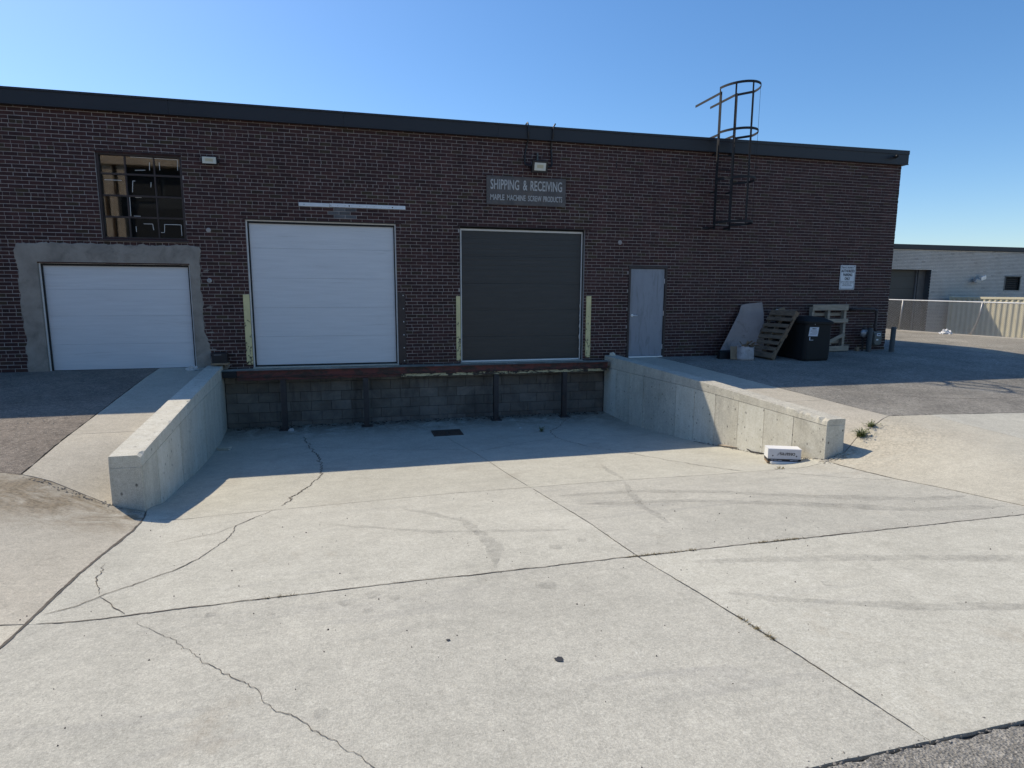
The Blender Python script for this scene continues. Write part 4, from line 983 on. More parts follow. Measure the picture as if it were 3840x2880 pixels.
# roof ladder with safety cage
ld = thing('roof_ladder', 'black caged steel ladder climbing past the fascia', 'ladder', (8.13, -.22, 2.9))
LX0, LX1, LY = 7.955, 8.345, -.235
for x in (LX0, LX1):
    MB().box(x-.006, x+.006, LY-.03, LY+.03, 2.88, 5.83).build('rail', M['black_paint'], ld)
    g = MB(); g.bar((x, LY+.0, 5.815), (x, .82, 5.815), .05, .012, (0, 0, 1)); g.build('grab_bar', M['black_paint'], ld)
    g = MB(); g.bar((x, LY, 4.94), (x, .75, 4.94), .05, .012, (0, 0, 1)); g.build('grab_bar', M['black_paint'], ld)
    for z in (3.72, 2.93, 4.55): MB().bar((x, LY, z), (x, 0.0, z), .04, .01, (0, 0, 1)).build('wall_bracket', M['black_paint'], ld)
    MB().box(x-(.16 if x < 8 else -.0), x+(.0 if x < 8 else .16), -.012, .0, 2.90, 2.96).build('foot_bracket', M['black_paint'], ld)
z = 2.97
while z < 5.1:
    MB().tube([(LX0, LY, z), (LX1, LY, z)], .011, 8).build('rung', M['black_paint'], ld); z += .305
CXm = (LX0+LX1)/2
def hoop_pts(z, rx=.42, dep=.88, a0=0):
    # starts at the left rail, swells outwards and returns to the right rail
    pts = [(LX0, LY, z)]
    for k in range(0, 25):
        a = math.pi*(1-k/24); pts.append((CXm+rx*math.cos(a), LY-.30-(dep-.30)*math.sin(a), z))
    pts.append((LX1, LY, z)); return pts
def strap(pts, w, t):
    m = MB()
    for a, b in zip(pts, pts[1:]): m.bar(a, b, w, t, (0, 0, 1))
    return m
for z in (5.80, 4.88, 3.90, 2.99): strap(hoop_pts(z), .05, .008).build('cage_hoop', M['black_paint'], ld)
for k in (0, 6, 12, 18, 24):
    a = math.pi*(1-k/24); x, y = CXm+.41*math.cos(a), LY-.30-.57*math.sin(a)
    MB().bar((x, y, 2.97), (x, y, 5.82), .036, .006, (-math.sin(a)*.41, -.57*math.cos(a)*1.0, 0)).build('cage_bar', M['black_paint'], ld)

# parking sign
ps = thing('parking_sign', 'white metal authorised parking notice near the building corner', 'sign', (11.9, -.02, 1.56))
MB().box(11.672, 12.122, -.016, -.012, 1.56, 2.155).build('plate', M['white_sign'], ps, bevel=.001)
b = MB(); bx0, bx1, bz0, bz1, bw = 11.690, 12.104, 1.578, 2.137, .006
b.box(bx0, bx1, -.0175, -.0158, bz1-bw, bz1); b.box(bx0, bx1, -.0175, -.0158, bz0, bz0+bw); b.box(bx0, bx0+bw, -.0175, -.0158, bz0+bw, bz1-bw); b.box(bx1-bw, bx1, -.0175, -.0158, bz0+bw, bz1-bw)
b.build('border', M['ink'], ps)
def line(s, a, b_, z0, z1, bold=.008): text_obj('lettering', s, 11.672+.45*a, 11.672+.45*b_, z0, z1, -.0165, M['ink'], ps, bold=bold, ext=.0008)
line('PRIVATE PROPERTY', .10, .90, 2.080, 2.114, .03); MB().box(11.715, 12.08, -.0175, -.0158, 2.070, 2.0735).build('underline', M['ink'], ps)
line('AUTHORIZED', .07, .93, 1.980, 2.050, .04); line('PARKING', .20, .80, 1.886, 1.956, .04); line('ONLY', .32, .68, 1.792, 1.862, .04)
line('UNAUTHORIZED VEHICLES', .06, .94, 1.748, 1.768); line('WILL BE TAGGED AND/OR', .07, .93, 1.713, 1.733); line("TOWED AWAY AT", .21, .77, 1.680, 1.700); line("OWNER'S EXPENSE", .17, .82, 1.647, 1.667)
for x, z in ((11.712, 2.118), (12.082, 2.118), (11.712, 1.597), (12.082, 1.597)): MB().lathe([(.008, 0), (.008, -.003)], (x, -.0158, z), 'y', 8).build('screw', M['ink'], ps)

# ------------------------------------------------------------------ things stacked by the wall on the right
def board(mb, o, ex, ey, ez): mb.obox(o, ex, ey, ez); return mb
# leaning plywood
def py(z): return -.40+.33*max(0, z)/1.24
P = [(8.10, -.02), (8.25, .20), (8.60, .70), (8.80, .99), (8.88, 1.17), (9.00, 1.205), (9.46, 1.245), (9.47, 1.0), (9.42, .5), (9.36, .0)]
pl = MB(); n = len(P)
for x, z in P: pl.v.append((x, py(z), z))
for x, z in P: pl.v.append((x, py(z)+.018, z-.004))
pl.f.append(tuple(range(n))); pl.f.append(tuple(range(2*n-1, n-1, -1))); pl.a += [.5, .5]
for i in range(n): j = (i+1) % n; pl.f.append((i, n+i, n+j, j)); pl.a.append(.5)
tag(pl.build('plywood_sheet', M['ply'], None), 'pale warped plywood sheet leaning on the brick wall', 'plywood')
mt = MB(); mt.v = [(8.02, -.62, -.045), (8.62, -.60, -.045), (8.64, -.42, -.045), (8.06, -.42, -.04), (8.06, -.57, .12), (8.60, -.55, .13), (8.62, -.42, .15), (8.12, -.42, .15)]
mt.f = [(0, 3, 2, 1), (4, 5, 6, 7), (0, 1, 5, 4), (1, 2, 6, 5), (2, 3, 7, 6), (3, 0, 4, 7)]; mt.a = [.5]*6
tag(mt.build('rubber_mat', M['plastic'], None, bevel=.02, seg=2), 'black folded rubber mat at the foot of the plywood', 'mat')
# sack with rubbish
sk = thing('rubbish_sack', 'white woven sack stuffed with scrap in front of the plywood', 'sack', (8.55, -.80, -.05))
s_ = MB(); prof = [(.0, 1.0), (.05, 1.06), (.12, 1.05), (.19, 1.0), (.26, .93), (.31, .98)]; nn = 28; cx_, cy_ = 8.56, -.80
for h, f in prof:
    for k in range(nn):
        a = 2*math.pi*k/nn; ca, sa = math.cos(a), math.sin(a); sq = 1/max(abs(ca), abs(sa))**.6
        r = f*sq*(1+.10*nz(ca*2, sa*2, h*6))*.165
        s_.v.append((cx_+ca*r*1.12, cy_+sa*r*.72, gz(cx_, cy_)+h+(.05*nz(ca*2, sa*2, 9) if h > .25 else 0)))
for i in range(len(prof)-1):
    for k in range(nn): a = i*nn+k; b = i*nn+(k+1) % nn; s_.f.append((a, b, b+nn, a+nn)); s_.a.append(.5)
s_.f.append(tuple(range(nn-1, -1, -1))); s_.a.append(.5); s_.build('sack', M['bag'], sk, smooth=True)
rs = random.Random(2)
fill = MB()
for k in range(nn): a = 2*math.pi*k/nn; fill.v.append((cx_+math.cos(a)*.165, cy_+math.sin(a)*.11, gz(cx_, cy_)+.24+.02*rs.random()))
fill.v.append((cx_, cy_, gz(cx_, cy_)+.36))
for k in range(nn): fill.f.append((k, (k+1) % nn, nn)); fill.a.append(.5)
fill.build('filling', M['wood_dark'], sk)
for k in range(16):
    a = rs.uniform(0, 6.28); L = rs.uniform(.08, .2); x, y, z = cx_+rs.uniform(-.13, .13), cy_+rs.uniform(-.08, .06), gz(cx_, cy_)+rs.uniform(.26, .33)
    dx = Vector((math.cos(a), math.sin(a)*.5, rs.uniform(.1, .8))).normalized()*L
    MB().bar((x, y, z), Vector((x, y, z))+dx, rs.uniform(.02, .06), .005, (rs.uniform(-1, 1), rs.uniform(-1, 1), .5)).build('scrap', M['card'] if k % 3 else M['wood_dark'], sk)
cb = MB(); cb.bar((8.30, -.78, -.03), (8.33, -.70, .26), .17, .006, (1, -.25, .12)); tag(cb.build('cardboard_piece', M['card'], None), 'brown cardboard flap standing left of the sack', 'cardboard')

# brown pallet leaning against the black bin: axes in its own plane
def pallet_at(name, label, org, eu, ev, en, U, V, mat, front, back, stringers, notch=True, brace=False):
    """eu along deck boards, ev along stringers, en outward normal"""
    t = thing(name, label, 'pallet', tuple(org), 'wooden pallets by the brick wall')
    eu, ev, en = Vector(eu).normalized(), Vector(ev).normalized(), Vector(en).normalized(); org = Vector(org); rr = random.Random(int(org.x*100))
    for u in stringers:
        p = MB()
        if notch:
            for v0, v1, d in ((0, .18*V, .09), (.18*V, .36*V, .055), (.36*V, .64*V, .09), (.64*V, .82*V, .055), (.82*V, V, .09)):
                p.obox(org+eu*(u-.018)+ev*v0-en*.10, eu*.036, ev*(v1-v0), en*d) if d > .06 else p.obox(org+eu*(u-.018)+ev*v0-en*(.10-.0), eu*.036, ev*(v1-v0), en*d)
        else: p.obox(org+eu*(u-.018)-en*.10, eu*.036, ev*V, en*.09)
        p.build('stringer', mat, t)
    for v, w, u0, u1 in front:
        k = rr.uniform(-.006, .006); sk_ = rr.uniform(-.008, .008)
        MB().obox(org+eu*u0+ev*(v+k)-en*.009, eu*(u1-u0)+ev*sk_, ev*w, en*.017).build('deck_board', mat, t, bevel=.002)
    for v, w, u0, u1 in back:
        MB().obox(org+eu*u0+ev*v-en*.118, eu*(u1-u0)+ev*rr.uniform(-.01, .01), ev*w, en*.017).build('deck_board', mat, t, bevel=.002)
    return t
o1 = Vector((9.07, -1.02, gz(9.07, -1.0)+.06)); ev1 = Vector((.52, -.06, 1.03)).normalized(); eu1 = Vector((-.03, .80, .0)).normalized(); en1 = ev1.cross(eu1); en1 = en1 if en1.x < 0 else -en1
V1 = 1.19
pallet_at('wooden_pallet', 'old brown pallet leaning left against the black bin', o1, eu1, ev1, en1, .80, V1, M['wood_dark'],
          [(0, .13, -.01, .81)]+[(.175+.148*i, .088, -.01, .81) for i in range(6)]+[(1.06, .13, -.01, .81)], [(0, .1, 0, .8), (.55, .1, 0, .8), (1.09, .1, 0, .8)], (.02, .40, .78))
# cardboard scraps behind the pallet
c1 = MB(); c1.v = [(9.70, -.12, .95), (10.03, -.12, .95), (9.87, -.10, 1.085), (9.70, -.09, .95), (10.03, -.09, .95), (9.87, -.07, 1.085)]; c1.f = [(0, 1, 2), (5, 4, 3), (0, 3, 4, 1), (1, 4, 5, 2), (2, 5, 3, 0)]; c1.a = [.5]*5
tag(c1.build('cardboard_piece', M['bag'], None), 'pale cardboard corner showing above the brown pallet', 'cardboard')
c1 = MB(); c1.prism([(9.86, .90), (10.19, .88), (10.17, 1.0), (10.09, 1.135), (9.90, 1.07)], -.06, -.03); tag(c1.build('cardboard_piece', M['card'], None), 'brown cardboard panel behind the pallet top', 'cardboard')

# black bin
bn = thing('waste_bin', 'large black plastic bin with lid and a white paper notice', 'bin', (10.1, -.72, -.05))
def rrect(cx, cy, w, d, r, n=6):
    out = []
    for (sx, sy, a0) in ((1, 1, 0), (-1, 1, 90), (-1, -1, 180), (1, -1, 270)):
        for k in range(n+1):
            a = math.radians(a0+90*k/n); out.append((cx+sx*(w/2-r)+r*math.cos(a), cy+sy*(d/2-r)+r*math.sin(a)))
    return out
BCX, BCY = 10.07, -.78; zb = gz(10, -1.0)
b = MB(); lv_ = [(-.02, .66, 1.0, .09), (.04, .69, 1.04, .09), (.25, .70, 1.05, .08), (.60, .69, 1.05, .07), (.82, .69, 1.05, .06)]; pts = []
for z, w, d, r in lv_: pts.append([(x, y, zb+z) for x, y in rrect(BCX, BCY, w, d, r)])
n = len(pts[0])
for p in pts: b.v += p
for i in range(len(pts)-1):
    for k in range(n): a = i*n+k; c = i*n+(k+1) % n; b.f.append((a, c, c+n, a+n)); b.a.append(.5)
b.f.append(tuple(range(n-1, -1, -1))); b.f.append(tuple((len(pts)-1)*n+k for k in range(n))); b.a += [.5, .5]
b.build('body', M['plastic'], bn, smooth=False)
b = MB(); pts = []
for z, w, d, r in [(.82, .78, 1.12, .10), (.87, .79, 1.13, .10), (.90, .72, 1.05, .10), (.965, .52, .80, .14), (.985, .3, .5, .15)]: pts.append([(x, y, zb+z+.03*(x-BCX)*-1) for x, y in rrect(BCX, BCY, w, d, r)])
for p in pts: b.v += p
for i in range(len(pts)-1):
    for k in range(n): a = i*n+k; c = i*n+(k+1) % n; b.f.append((a, c, c+n, a+n)); b.a.append(.5)
b.f.append(tuple(range(n-1, -1, -1))); b.f.append(tuple((len(pts)-1)*n+k for k in range(n))); b.a += [.5, .5]
b.build('lid', M['plastic'], bn)
yf = BCY-.537
nt = thing('paper_notice', 'white paper notice taped to the black bin', 'notice', (9.75, yf, .5))
nm = MB(); nm.v = [(9.79, yf+.006, .515), (10.03, yf+.006, .508), (10.04, yf-.012, .712), (9.80, yf-.012, .716), (9.79, yf+.010, .515), (10.03, yf+.010, .508), (10.04, yf-.008, .712), (9.80, yf-.008, .716)]
nm.f = [(0, 1, 2, 3), (7, 6, 5, 4), (0, 4, 5, 1), (1, 5, 6, 2), (2, 6, 7, 3), (3, 7, 4, 0)]; nm.a = [.5]*6; nm.build('sheet', M['paper'], nt)
text_obj('lettering', '001', 9.865, 9.96, .665, .695, yf-.013, M['ink'], nt, bold=.015)
for i, (a, w) in enumerate(((9.83, .16), (9.83, .18), (9.87, .14), (9.83, .18), (9.83, .15))): MB().box(a, a+w, yf-.010+.0028*i, yf-.006+.0028*i, .635-.022*i, .641-.022*i).build('text_line', M['door_steel'], nt)
pc = MB().box(9.81, 9.99, yf+.004, yf+.008, .395, .500).build('label_pouch', M['plastic'], None); tag(pc, 'dark label pouch under the paper notice', 'label pouch')
MB().box(9.815, 9.835, yf+.001, yf+.004, .42, .495).build('painted_reflection', M['paper'], pc); MB().box(9.84, 9.92, yf+.001, yf+.004, .415, .435).build('painted_reflection', M['door_steel'], pc)  # pale and grey strips painted as reflections on the pouch
ck = MB(); ck.bar((9.915, yf-.01, .80), (9.928, yf-.02, .765), .008, .006); ck.bar((9.94, yf-.01, .80), (9.928, yf-.02, .765), .008, .006); ck.build('clip', M['galv'], bn)

# pale pallet standing against the wall behind the bin
pw = thing('wooden_pallet', 'pale broken pallet standing upright behind the black bin', 'pallet', (11.4, -.12, 0), 'wooden pallets by the brick wall')
def wb(name, x0, x1, z0, z1, y0, y1, dz=0.0): return MB().obox((x0, y0, z0), (x1-x0, 0, dz), (0, y1-y0, 0), (0, 0, z1-z0)).build(name, M['wood'], pw, bevel=.003)
fy = -.18
for x in (10.80, 11.26, 11.74): wb('stringer', x, x+.07, .10 if x > 11 else .2, 1.13, fy, -.075)
wb('deck_board', 10.80, 11.84, 1.045, 1.185, fy-.02, fy-.002, .004); wb('deck_board', 10.84, 11.76, .90, .975, -.072, -.055, .01)
wb('deck_board', 11.20, 11.86, .745, .84, fy-.02, fy-.002, .002); wb('deck_board', 11.33, 11.80, .215, .30, -.072, -.055, .006); wb('deck_board', 11.28, 11.94, .035, .165, fy-.02, fy-.002, .008)
MB().bar((11.34, fy-.03, .28), (11.78, fy-.03, .46), .085, .016, (0, 0, 1)).build('broken_board', M['wood'], pw, bevel=.002)
wb('deck_board', 11.27, 11.40, .20, .28, fy-.02, fy-.002)

# gas meter set
gm = thing('gas_meter', 'grey gas meter with dark pipes at the building corner', 'gas meter', (12.5, -.2, .05))
MB().tube([(12.02, .0, 1.06), (12.04, -.14, 1.07), (12.12, -.17, 1.075), (12.62, -.17, 1.07), (12.70, -.18, 1.04), (12.715, -.18, .96), (12.715, -.18, .60), (12.715, -.2, .50)], .032, 10).build('pipe', M['pipe'], gm, smooth=True)
for z in (.98, .63): MB().lathe([(.045, 0), (.045, .05)], (12.715, -.18, z), 'z', 10).build('union', M['pipe'], gm)
mb_ = MB(); pts = []
for y, k in ((-.16, .88), (-.19, 1.0), (-.30, 1.0), (-.335, .85)):
    pts.append([(12.68+x*k, y, .335+z*k) for x, z in rrect(0, 0, .25, .33, .07, 4)])
n = len(pts[0])
for p in pts: mb_.v += p
for i in range(3):
    for k in range(n): a = i*n+k; c = i*n+(k+1) % n; mb_.f.append((a, c, c+n, a+n)); mb_.a.append(.5)
mb_.f.append(tuple(range(n-1, -1, -1))); mb_.f.append(tuple(3*n+k for k in range(n))); mb_.a += [.5, .5]
mb_.build('meter_body', M['meter'], gm)
MB().box(12.55, 12.81, -.31, -.19, .47, .52).build('meter_top', M['meter'], gm, bevel=.01)
MB().box(12.63, 12.74, -.345, -.33, .41, .48).build('index_plate', M['white_sign'], gm, bevel=.003); MB().box(12.65, 12.72, -.347, -.344, .435, .46).build('index_window', M['ink'], gm)
MB().box(12.62, 12.68, -.343, -.335, .30, .335).build('meter_label', M['white_sign'], gm)
MB().lathe([(.03, .05), (.095, .03), (.105, .0), (.095, -.03), (.05, -.05), (.03, -.07)], (12.33, -.24, .48), 'y', 22).build('regulator', M['galv'], gm, smooth=True)
MB().lathe([(.02, .0), (.05, .02), (.045, .07), (.0, .09)], (12.33, -.24, .56), 'z', 14).build('regulator_cap', M['pipe'], gm)
MB().tube([(12.33, -.2, .48), (12.40, -.2, .56), (12.52, -.2, .60), (12.60, -.2, .56), (12.62, -.2, .50)], .022, 8).build('pipe', M['pipe'], gm, smooth=True)
MB().tube([(12.36, -.19, .44), (12.365, -.19, -.05)], .022, 8).build('pipe', M['pipe'], gm)
def bollard(x, y, h, label, lean=0.0):
    z = gz(x, y); t = MB(); t.tube([(x, y, z-.1), (x+lean, y, z+h-.02), (x+lean, y, z+h)], [.058, .058, .045], 16)
    tag(t.build('bollard', M['bollard'], None, smooth=False), label, 'bollard', 'steel bollards guarding the gas meter')
bollard(12.40, -.345, .58, 'grey steel bollard standing between regulator and gas meter', .015); bollard(12.99, -.46, .62, 'grey steel bollard just outside the building corner', .01)
bs_ = MB().box(12.17, 12.25, -.22, -.14, -.05, .13).build('brick_stub', M['card'], None, bevel=.005); tag(bs_, 'upright reddish brick beside the pale pallet', 'brick')

# ------------------------------------------------------------------ things in the ramp
bx = thing('cardboard_box', 'upturned white produce carton at the foot of the right ramp wall', 'carton', (5.55, -5.95, -.85))
A0, A1 = Vector((5.345, -5.975, 0)), Vector((5.735, -6.135, 0)); ex = (A1-A0).normalized(); ey = Vector((-ex.y, ex.x, 0)); W = (A1-A0).length
zb_ = min(gz(5.35, -5.97), gz(5.73, -6.13))+.012; hB = .20; dB_ = .18
def bb(u0, u1, v0, v1, z0, z1, name, mat, parent=bx, bev=0.0):
    return MB().obox(A0+ex*u0+ey*v0+Vector((0, 0, zb_+z0)), ex*(u1-u0), ey*(v1-v0), Vector((0, 0, z1-z0))).build(name, mat, parent, bevel=bev)
bb(0, W, 0, dB_, .062, hB, 'carton_body', M['carton'], bev=.004); bb(-.002, W+.002, -.002, dB_+.002, .030, .064, 'printed_band', M['ink'])
bb(-.004, W+.004, .006, dB_+.004, hB-.004, hB+.003, 'carton_base', M['carton_white']); bb(-.004, 0, .004, dB_, .066, hB, 'side_panel', M['carton_white']); bb(.03, W+.02, -.035, .04, .0, .030, 'rim_flap', M['carton_white'], bev=.004)
bb(.0, .03, .02, dB_, .0, .030, 'rim_flap', M['card'])
bb(W-.02, W+.004, .03, dB_, .0, hB-.004, 'side_flap', M['ink'])
def btext(s, u0, u1, z0, z1, mat, bold, yo=-.0015):
    o = text_obj('lettering', s, u0, u1, z0, z1, 0, mat, bx, upside=True, bold=bold, ext=.0006)
    for v in o.data.vertices: p = A0+ex*v.co.x+ey*(v.co.y+yo); v.co = (p.x, p.y, zb_+v.co.z)
btext('cesares', W*.36, W*.815,   .116, .154, M['ink'], .012)

for u0, u1 in ((.08, .16), (.18, .28), (.30, .42), (.67, .78), (.80, .92)):      # illegible small print on the band
    bb(W*u0, W*u1, -.0032, -.0018, .044, .051, 'small_print', M['carton'])
for u in (.14, .86):
    c = A0+ex*(W*u)+Vector((0, 0, zb_+.108)); d_ = MB(); nn = 14
    d_.v.append(tuple(c-ey*.0012))
    for k in range(nn): d_.v.append(tuple(c-ey*.0012+ex*.0095*math.cos(2*math.pi*k/nn)+Vector((0, 0, .0095*math.sin(2*math.pi*k/nn)))))
    for k in range(nn): d_.f.append((0, 1+k, 1+(k+1) % nn)); d_.a.append(.5)
    d_.build('hand_hole', M['ink'], bx)
for k in range(4):
    c = A0+ex*(W*(.26+.025*k))+Vector((0, 0, zb_+.105+.006*k)); MB().bar(c-ey*.001, c+ex*.018+Vector((0, 0, .035+.004*k))-ey*.001, .004, .001, ex).build('leaf_print', M['door_steel'], bx)

# cardboard strips and cable by the wall foot
for i, (p0, p1, w, m_n, lab, nm_) in enumerate((((5.80, -3.98), (5.86, -4.62), .05, 'card', 'thin tan lath lying at the foot of the right ramp wall', 'wood_strip'), ((5.74, -4.20), (5.84, -4.75), .04, 'wood', 'grey lath beside the tan one at the ramp wall foot', 'wood_strip'))):
    a = Vector((p0[0], p0[1], gz(*p0)+.02)); b = Vector((p1[0], p1[1], gz(*p1)+.035)); tag(MB().bar(a, b, w, .012, (1, 0, .3)).build(nm_, M[m_n], None), lab, 'lath')
cp = [(5.80, -4.6), (5.83, -4.8), (5.80, -5.0), (5.85, -5.25), (5.84, -5.5), (5.80, -5.75)]
tag(MB().tube([(x, y, gz(x, y)+.015+(.03 if k == 1 else 0)) for k, (x, y) in enumerate(cp)], .009, 6).build('cable', M['rubber'], None, smooth=True), 'black cable lying along the right ramp wall', 'cable')
pb = MB(); pb.obox((-2.40, -1.66, gz(-2.3, -1.6)), (.20, -.05, 0), (.03, .10, 0), (0, 0, .05)); tag(pb.build('paver', M['strip'], None, bevel=.006), 'grey paver lying at the foot of the left ramp wall', 'paver')
def crumple(name, x, y, r, mat, label, cat, z=None, squash=.5, seed=1, big=None):
    mb = MB(); z = gz(x, y) if z is None else z; nu, nv = 18, 9
    for j in range(nv+1):
        for i in range(nu):
            a = 2*math.pi*i/nu; b = math.pi*.5*j/nv; d = Vector((math.cos(a)*math.cos(b), math.sin(a)*math.cos(b), math.sin(b)))
            k = r*(1+.55*noise.noise(d*2.3+Vector((seed, seed, 0)))+.3*noise.noise(d*6+Vector((seed, 0, 0))))
            mb.v.append((x+d.x*k, y+d.y*k*.8, z+d.z*k*squash*2))
    for j in range(nv):
        for i in range(nu): a = j*nu+i; b = j*nu+(i+1) % nu; mb.f.append((a, b, b+nu, a+nu)); mb.a.append(.5)
    return tag(mb.build(name, mat, None), label, cat)
crumple('crumpled_paper', -1.30, -.42, .05, M['rag'], 'crumpled white paper at the foot of the leftmost dock post', 'litter')
crumple('foam_scrap', -3.02, -.30, .10, M['rag'], 'pale foam scrap beside the left ramp wall by the brick', 'litter', squash=.4, seed=4)
crumple('concrete_chunk', 5.60, -.12, .07, M['wallc'], 'broken concrete lump on top of the right ramp wall at the brick', 'rubble', z=.045, seed=6)
crumple('plastic_bag', 20.60, 4.58, .20, M['carton_white'], 'white plastic bag lying against the chain link fence', 'bag', z=0.0, squash=.42, seed=9)
crumple('dirt_clod', 3.20, -1.10, .03, M['rag'], 'small pale scrap on the shaded ramp floor', 'litter', seed=3, squash=.3)

# drain grate
dg = thing('drain_grate', 'rusty drain grate set in the ramp floor', 'drain', (1.68, -1.2, -1.30))
def dq(u, v, h): x0, y0, x1, y1 = 1.385, -1.448, 1.96, -.945; x = x0+(x1-x0)*u; y = y0+(y1-y0)*v; return (x, y, gz(x, y)+h)
f = MB()
for (u0, u1, v0, v1) in ((0, 1, 0, .06), (0, 1, .94, 1), (0, .05, .06, .94), (.95, 1, .06, .94)):
    a = dq(u0, v0, 0); b = dq(u1, v1, 0); f.box(a[0], b[0], a[1], b[1], a[2]-.03, a[2]+.012)
f.build('grate_frame', M['rust_grate'], dg)
a = dq(0, 0, 0); b = dq(1, 1, 0); MB().box(a[0]+.02, b[0]-.02, a[1]+.02, b[1]-.02, a[2]-.02, a[2]+.0062).build('dark_pan', M['dirt'], dg)  # dark pan just under the bars stands in for the open drain
for k in range(2):
    for q in range(13):
        y = a[1]+.04+q*(b[1]-a[1]-.08)/12; x0 = a[0]+.03+k*.27; MB().box(x0, x0+.245, y-.009, y+.009, a[2], a[2]+.0115).build('grate_bar', M['rust_grate'], dg)

# weeds
def weed(name, x, y, h, n, mat, label, seed, spread=.16, wid=.006, twig=False):
    rs = random.Random(seed); mb = MB(); z = gz(x, y)-.005
    for _ in range(n):
        a = rs.uniform(0, 6.28); L = h*rs.uniform(.45, 1.1); sp = spread*rs.uniform(.2, 1); px, py_ = x+rs.gauss(0, .02), y+rs.gauss(0, .02)
        prev = Vector((px, py_, z)); side = Vector((-math.sin(a), math.cos(a), 0))
        for k in range(1, 5):
            t = k/4; q = Vector((px+math.cos(a)*sp*t*t, py_+math.sin(a)*sp*t*t, z+L*(t-.35*t*t)))
            w0, w1 = wid*(1.1-(k-1)/4), wid*(1.1-k/4)*.9+.0004; b = len(mb.v)
            mb.v += [tuple(prev-side*w0), tuple(prev+side*w0), tuple(q+side*w1), tuple(q-side*w1)]; mb.f.append((b, b+1, b+2, b+3)); mb.a.append(.5); prev = q
            if rs.random() < .75:
                d = Vector((math.cos(a+rs.uniform(-1.4, 1.4)), math.sin(a+rs.uniform(-1.4, 1.4)), rs.uniform(-.1, .7))); ll = rs.uniform(.02, .045)
                s2 = d.cross(Vector((0, 0, 1))).normalized()*.008; b = len(mb.v); mb.v += [tuple(prev), tuple(prev+d*ll*.5+s2), tuple(prev+d*ll), tuple(prev+d*ll*.5-s2)]; mb.f.append((b, b+1, b+2, b+3)); mb.a.append(.5)
    tag(mb.build(name, mat, None, fix=False), label, 'weed', 'weeds growing in the concrete joints')
weed('weed', 6.66, -6.15, .15, 60, M['leaf'], 'larger green weed in the joint beside the chipped wall end', 1, .17)
weed('weed', 6.95, -6.02, .09, 40, M['leaf'], 'smaller green weed higher up the joint beside the chipped wall end', 2, .14)
weed('weed', 3.52, -1.52, .16, 22, M['leaf'], 'thin weed in a crack of the shaded ramp floor', 3, .16, .004)
weed('weed', 5.22, -6.37, .05, 9, M['leaf_dry'], 'tiny dry weed in the joint before the carton', 4, .04, .003)
weed('weed', 13.05, -.42, .06, 20, M['leaf_dry'], 'dry weed tuft at the foot of the corner bollard', 5, .08, .004)

# ------------------------------------------------------------------ background: fence, container, grey building
fx = lambda y: 20.83+(7.4-y)*.072
fn = thing('chain_link_fence', 'chain link fence with galvanised top rail beyond the building corner', 'fence', (20.9, 5, 0))
ft = lambda y: 1.17+.012*(y-3)
MB().tube([(fx(y), y, ft(y)) for y in (-8, -4, 0, 2.5, 3.7, 5, 6.7, 9, 13, 18)], .024, 8).build('top_rail', M['fence_rail'], fn, smooth=True)
for y, bend in ((6.75, 0.0), (3.75, .38), (.75, 0), (-2.2, 0), (9.75, 0), (12.75, 0)):
    if bend: pts = [(fx(y), y+.30-.30, ft(y)), (fx(y), y+.05, .75), (fx(y), y+.13, .45), (fx(y), y+.27, .12), (fx(y), y+.34, .0)]
    else: pts = [(fx(y), y, ft(y)+.01), (fx(y), y+.04, .6), (fx(y), y+.09, .0)]
    MB().tube(pts, .03, 10).build('fence_post', M['galv'], fn, smooth=True)
mesh = MB(); p_ = .062; y = -8.0
def wire(a, b): mesh.tube([a, b], .005, 3, caps=False)
hF = 1.15
while y < 14:
    for sg in (1, -1):
        y2 = y+sg*hF*.95; wire((fx(y)+.004*sg, y, .03), (fx(y2)+.004*sg, y2, .03+hF))
    y += p_
tag(mesh.build('chain_link_mesh', M['wire'], fn, fix=False), kind='stuff')

ctn = thing('shipping_container', 'cream corrugated steel container behind the fence', 'container', (28, 4, -1.25))
XC, YC1, YC0, ZT = 28.0, 10.85, -1.4, 1.33
cor = MB(); y = YC0; pit = .25; prof = []
while y < YC1-.1:
    prof += [(y, 0), (y+pit*.28, 0), (y+pit*.5, .04), (y+pit*.78, .04)]; y += pit
prof.append((y, 0))
for yy, d in prof: cor.v += [(XC+d, yy, -1.1), (XC+d, yy, ZT-.10)]
for k in range(len(prof)-1): cor.f.append((2*k, 2*k+2, 2*k+3, 2*k+1)); cor.a.append(.5)
cor.build('corrugated_side', M['cream'], ctn)
MB().box(XC-.015, XC+.10, YC0, YC1, ZT-.10, ZT).build('top_rail', M['cream'], ctn, bevel=.006); MB().box(XC-.015, XC+.10, YC0, YC1, -1.25, -1.1).build('bottom_rail', M['cream'], ctn)
for y in (YC0, YC1-.12): MB().box(XC-.02, XC+.12, y, y+.12, -1.25, ZT+.02).build('corner_post', M['cream'], ctn)
MB().box(XC+.05, XC+2.4, YC0+.02, YC1-.02, -1.2, ZT-.02).build('shell', M['cream'], ctn)

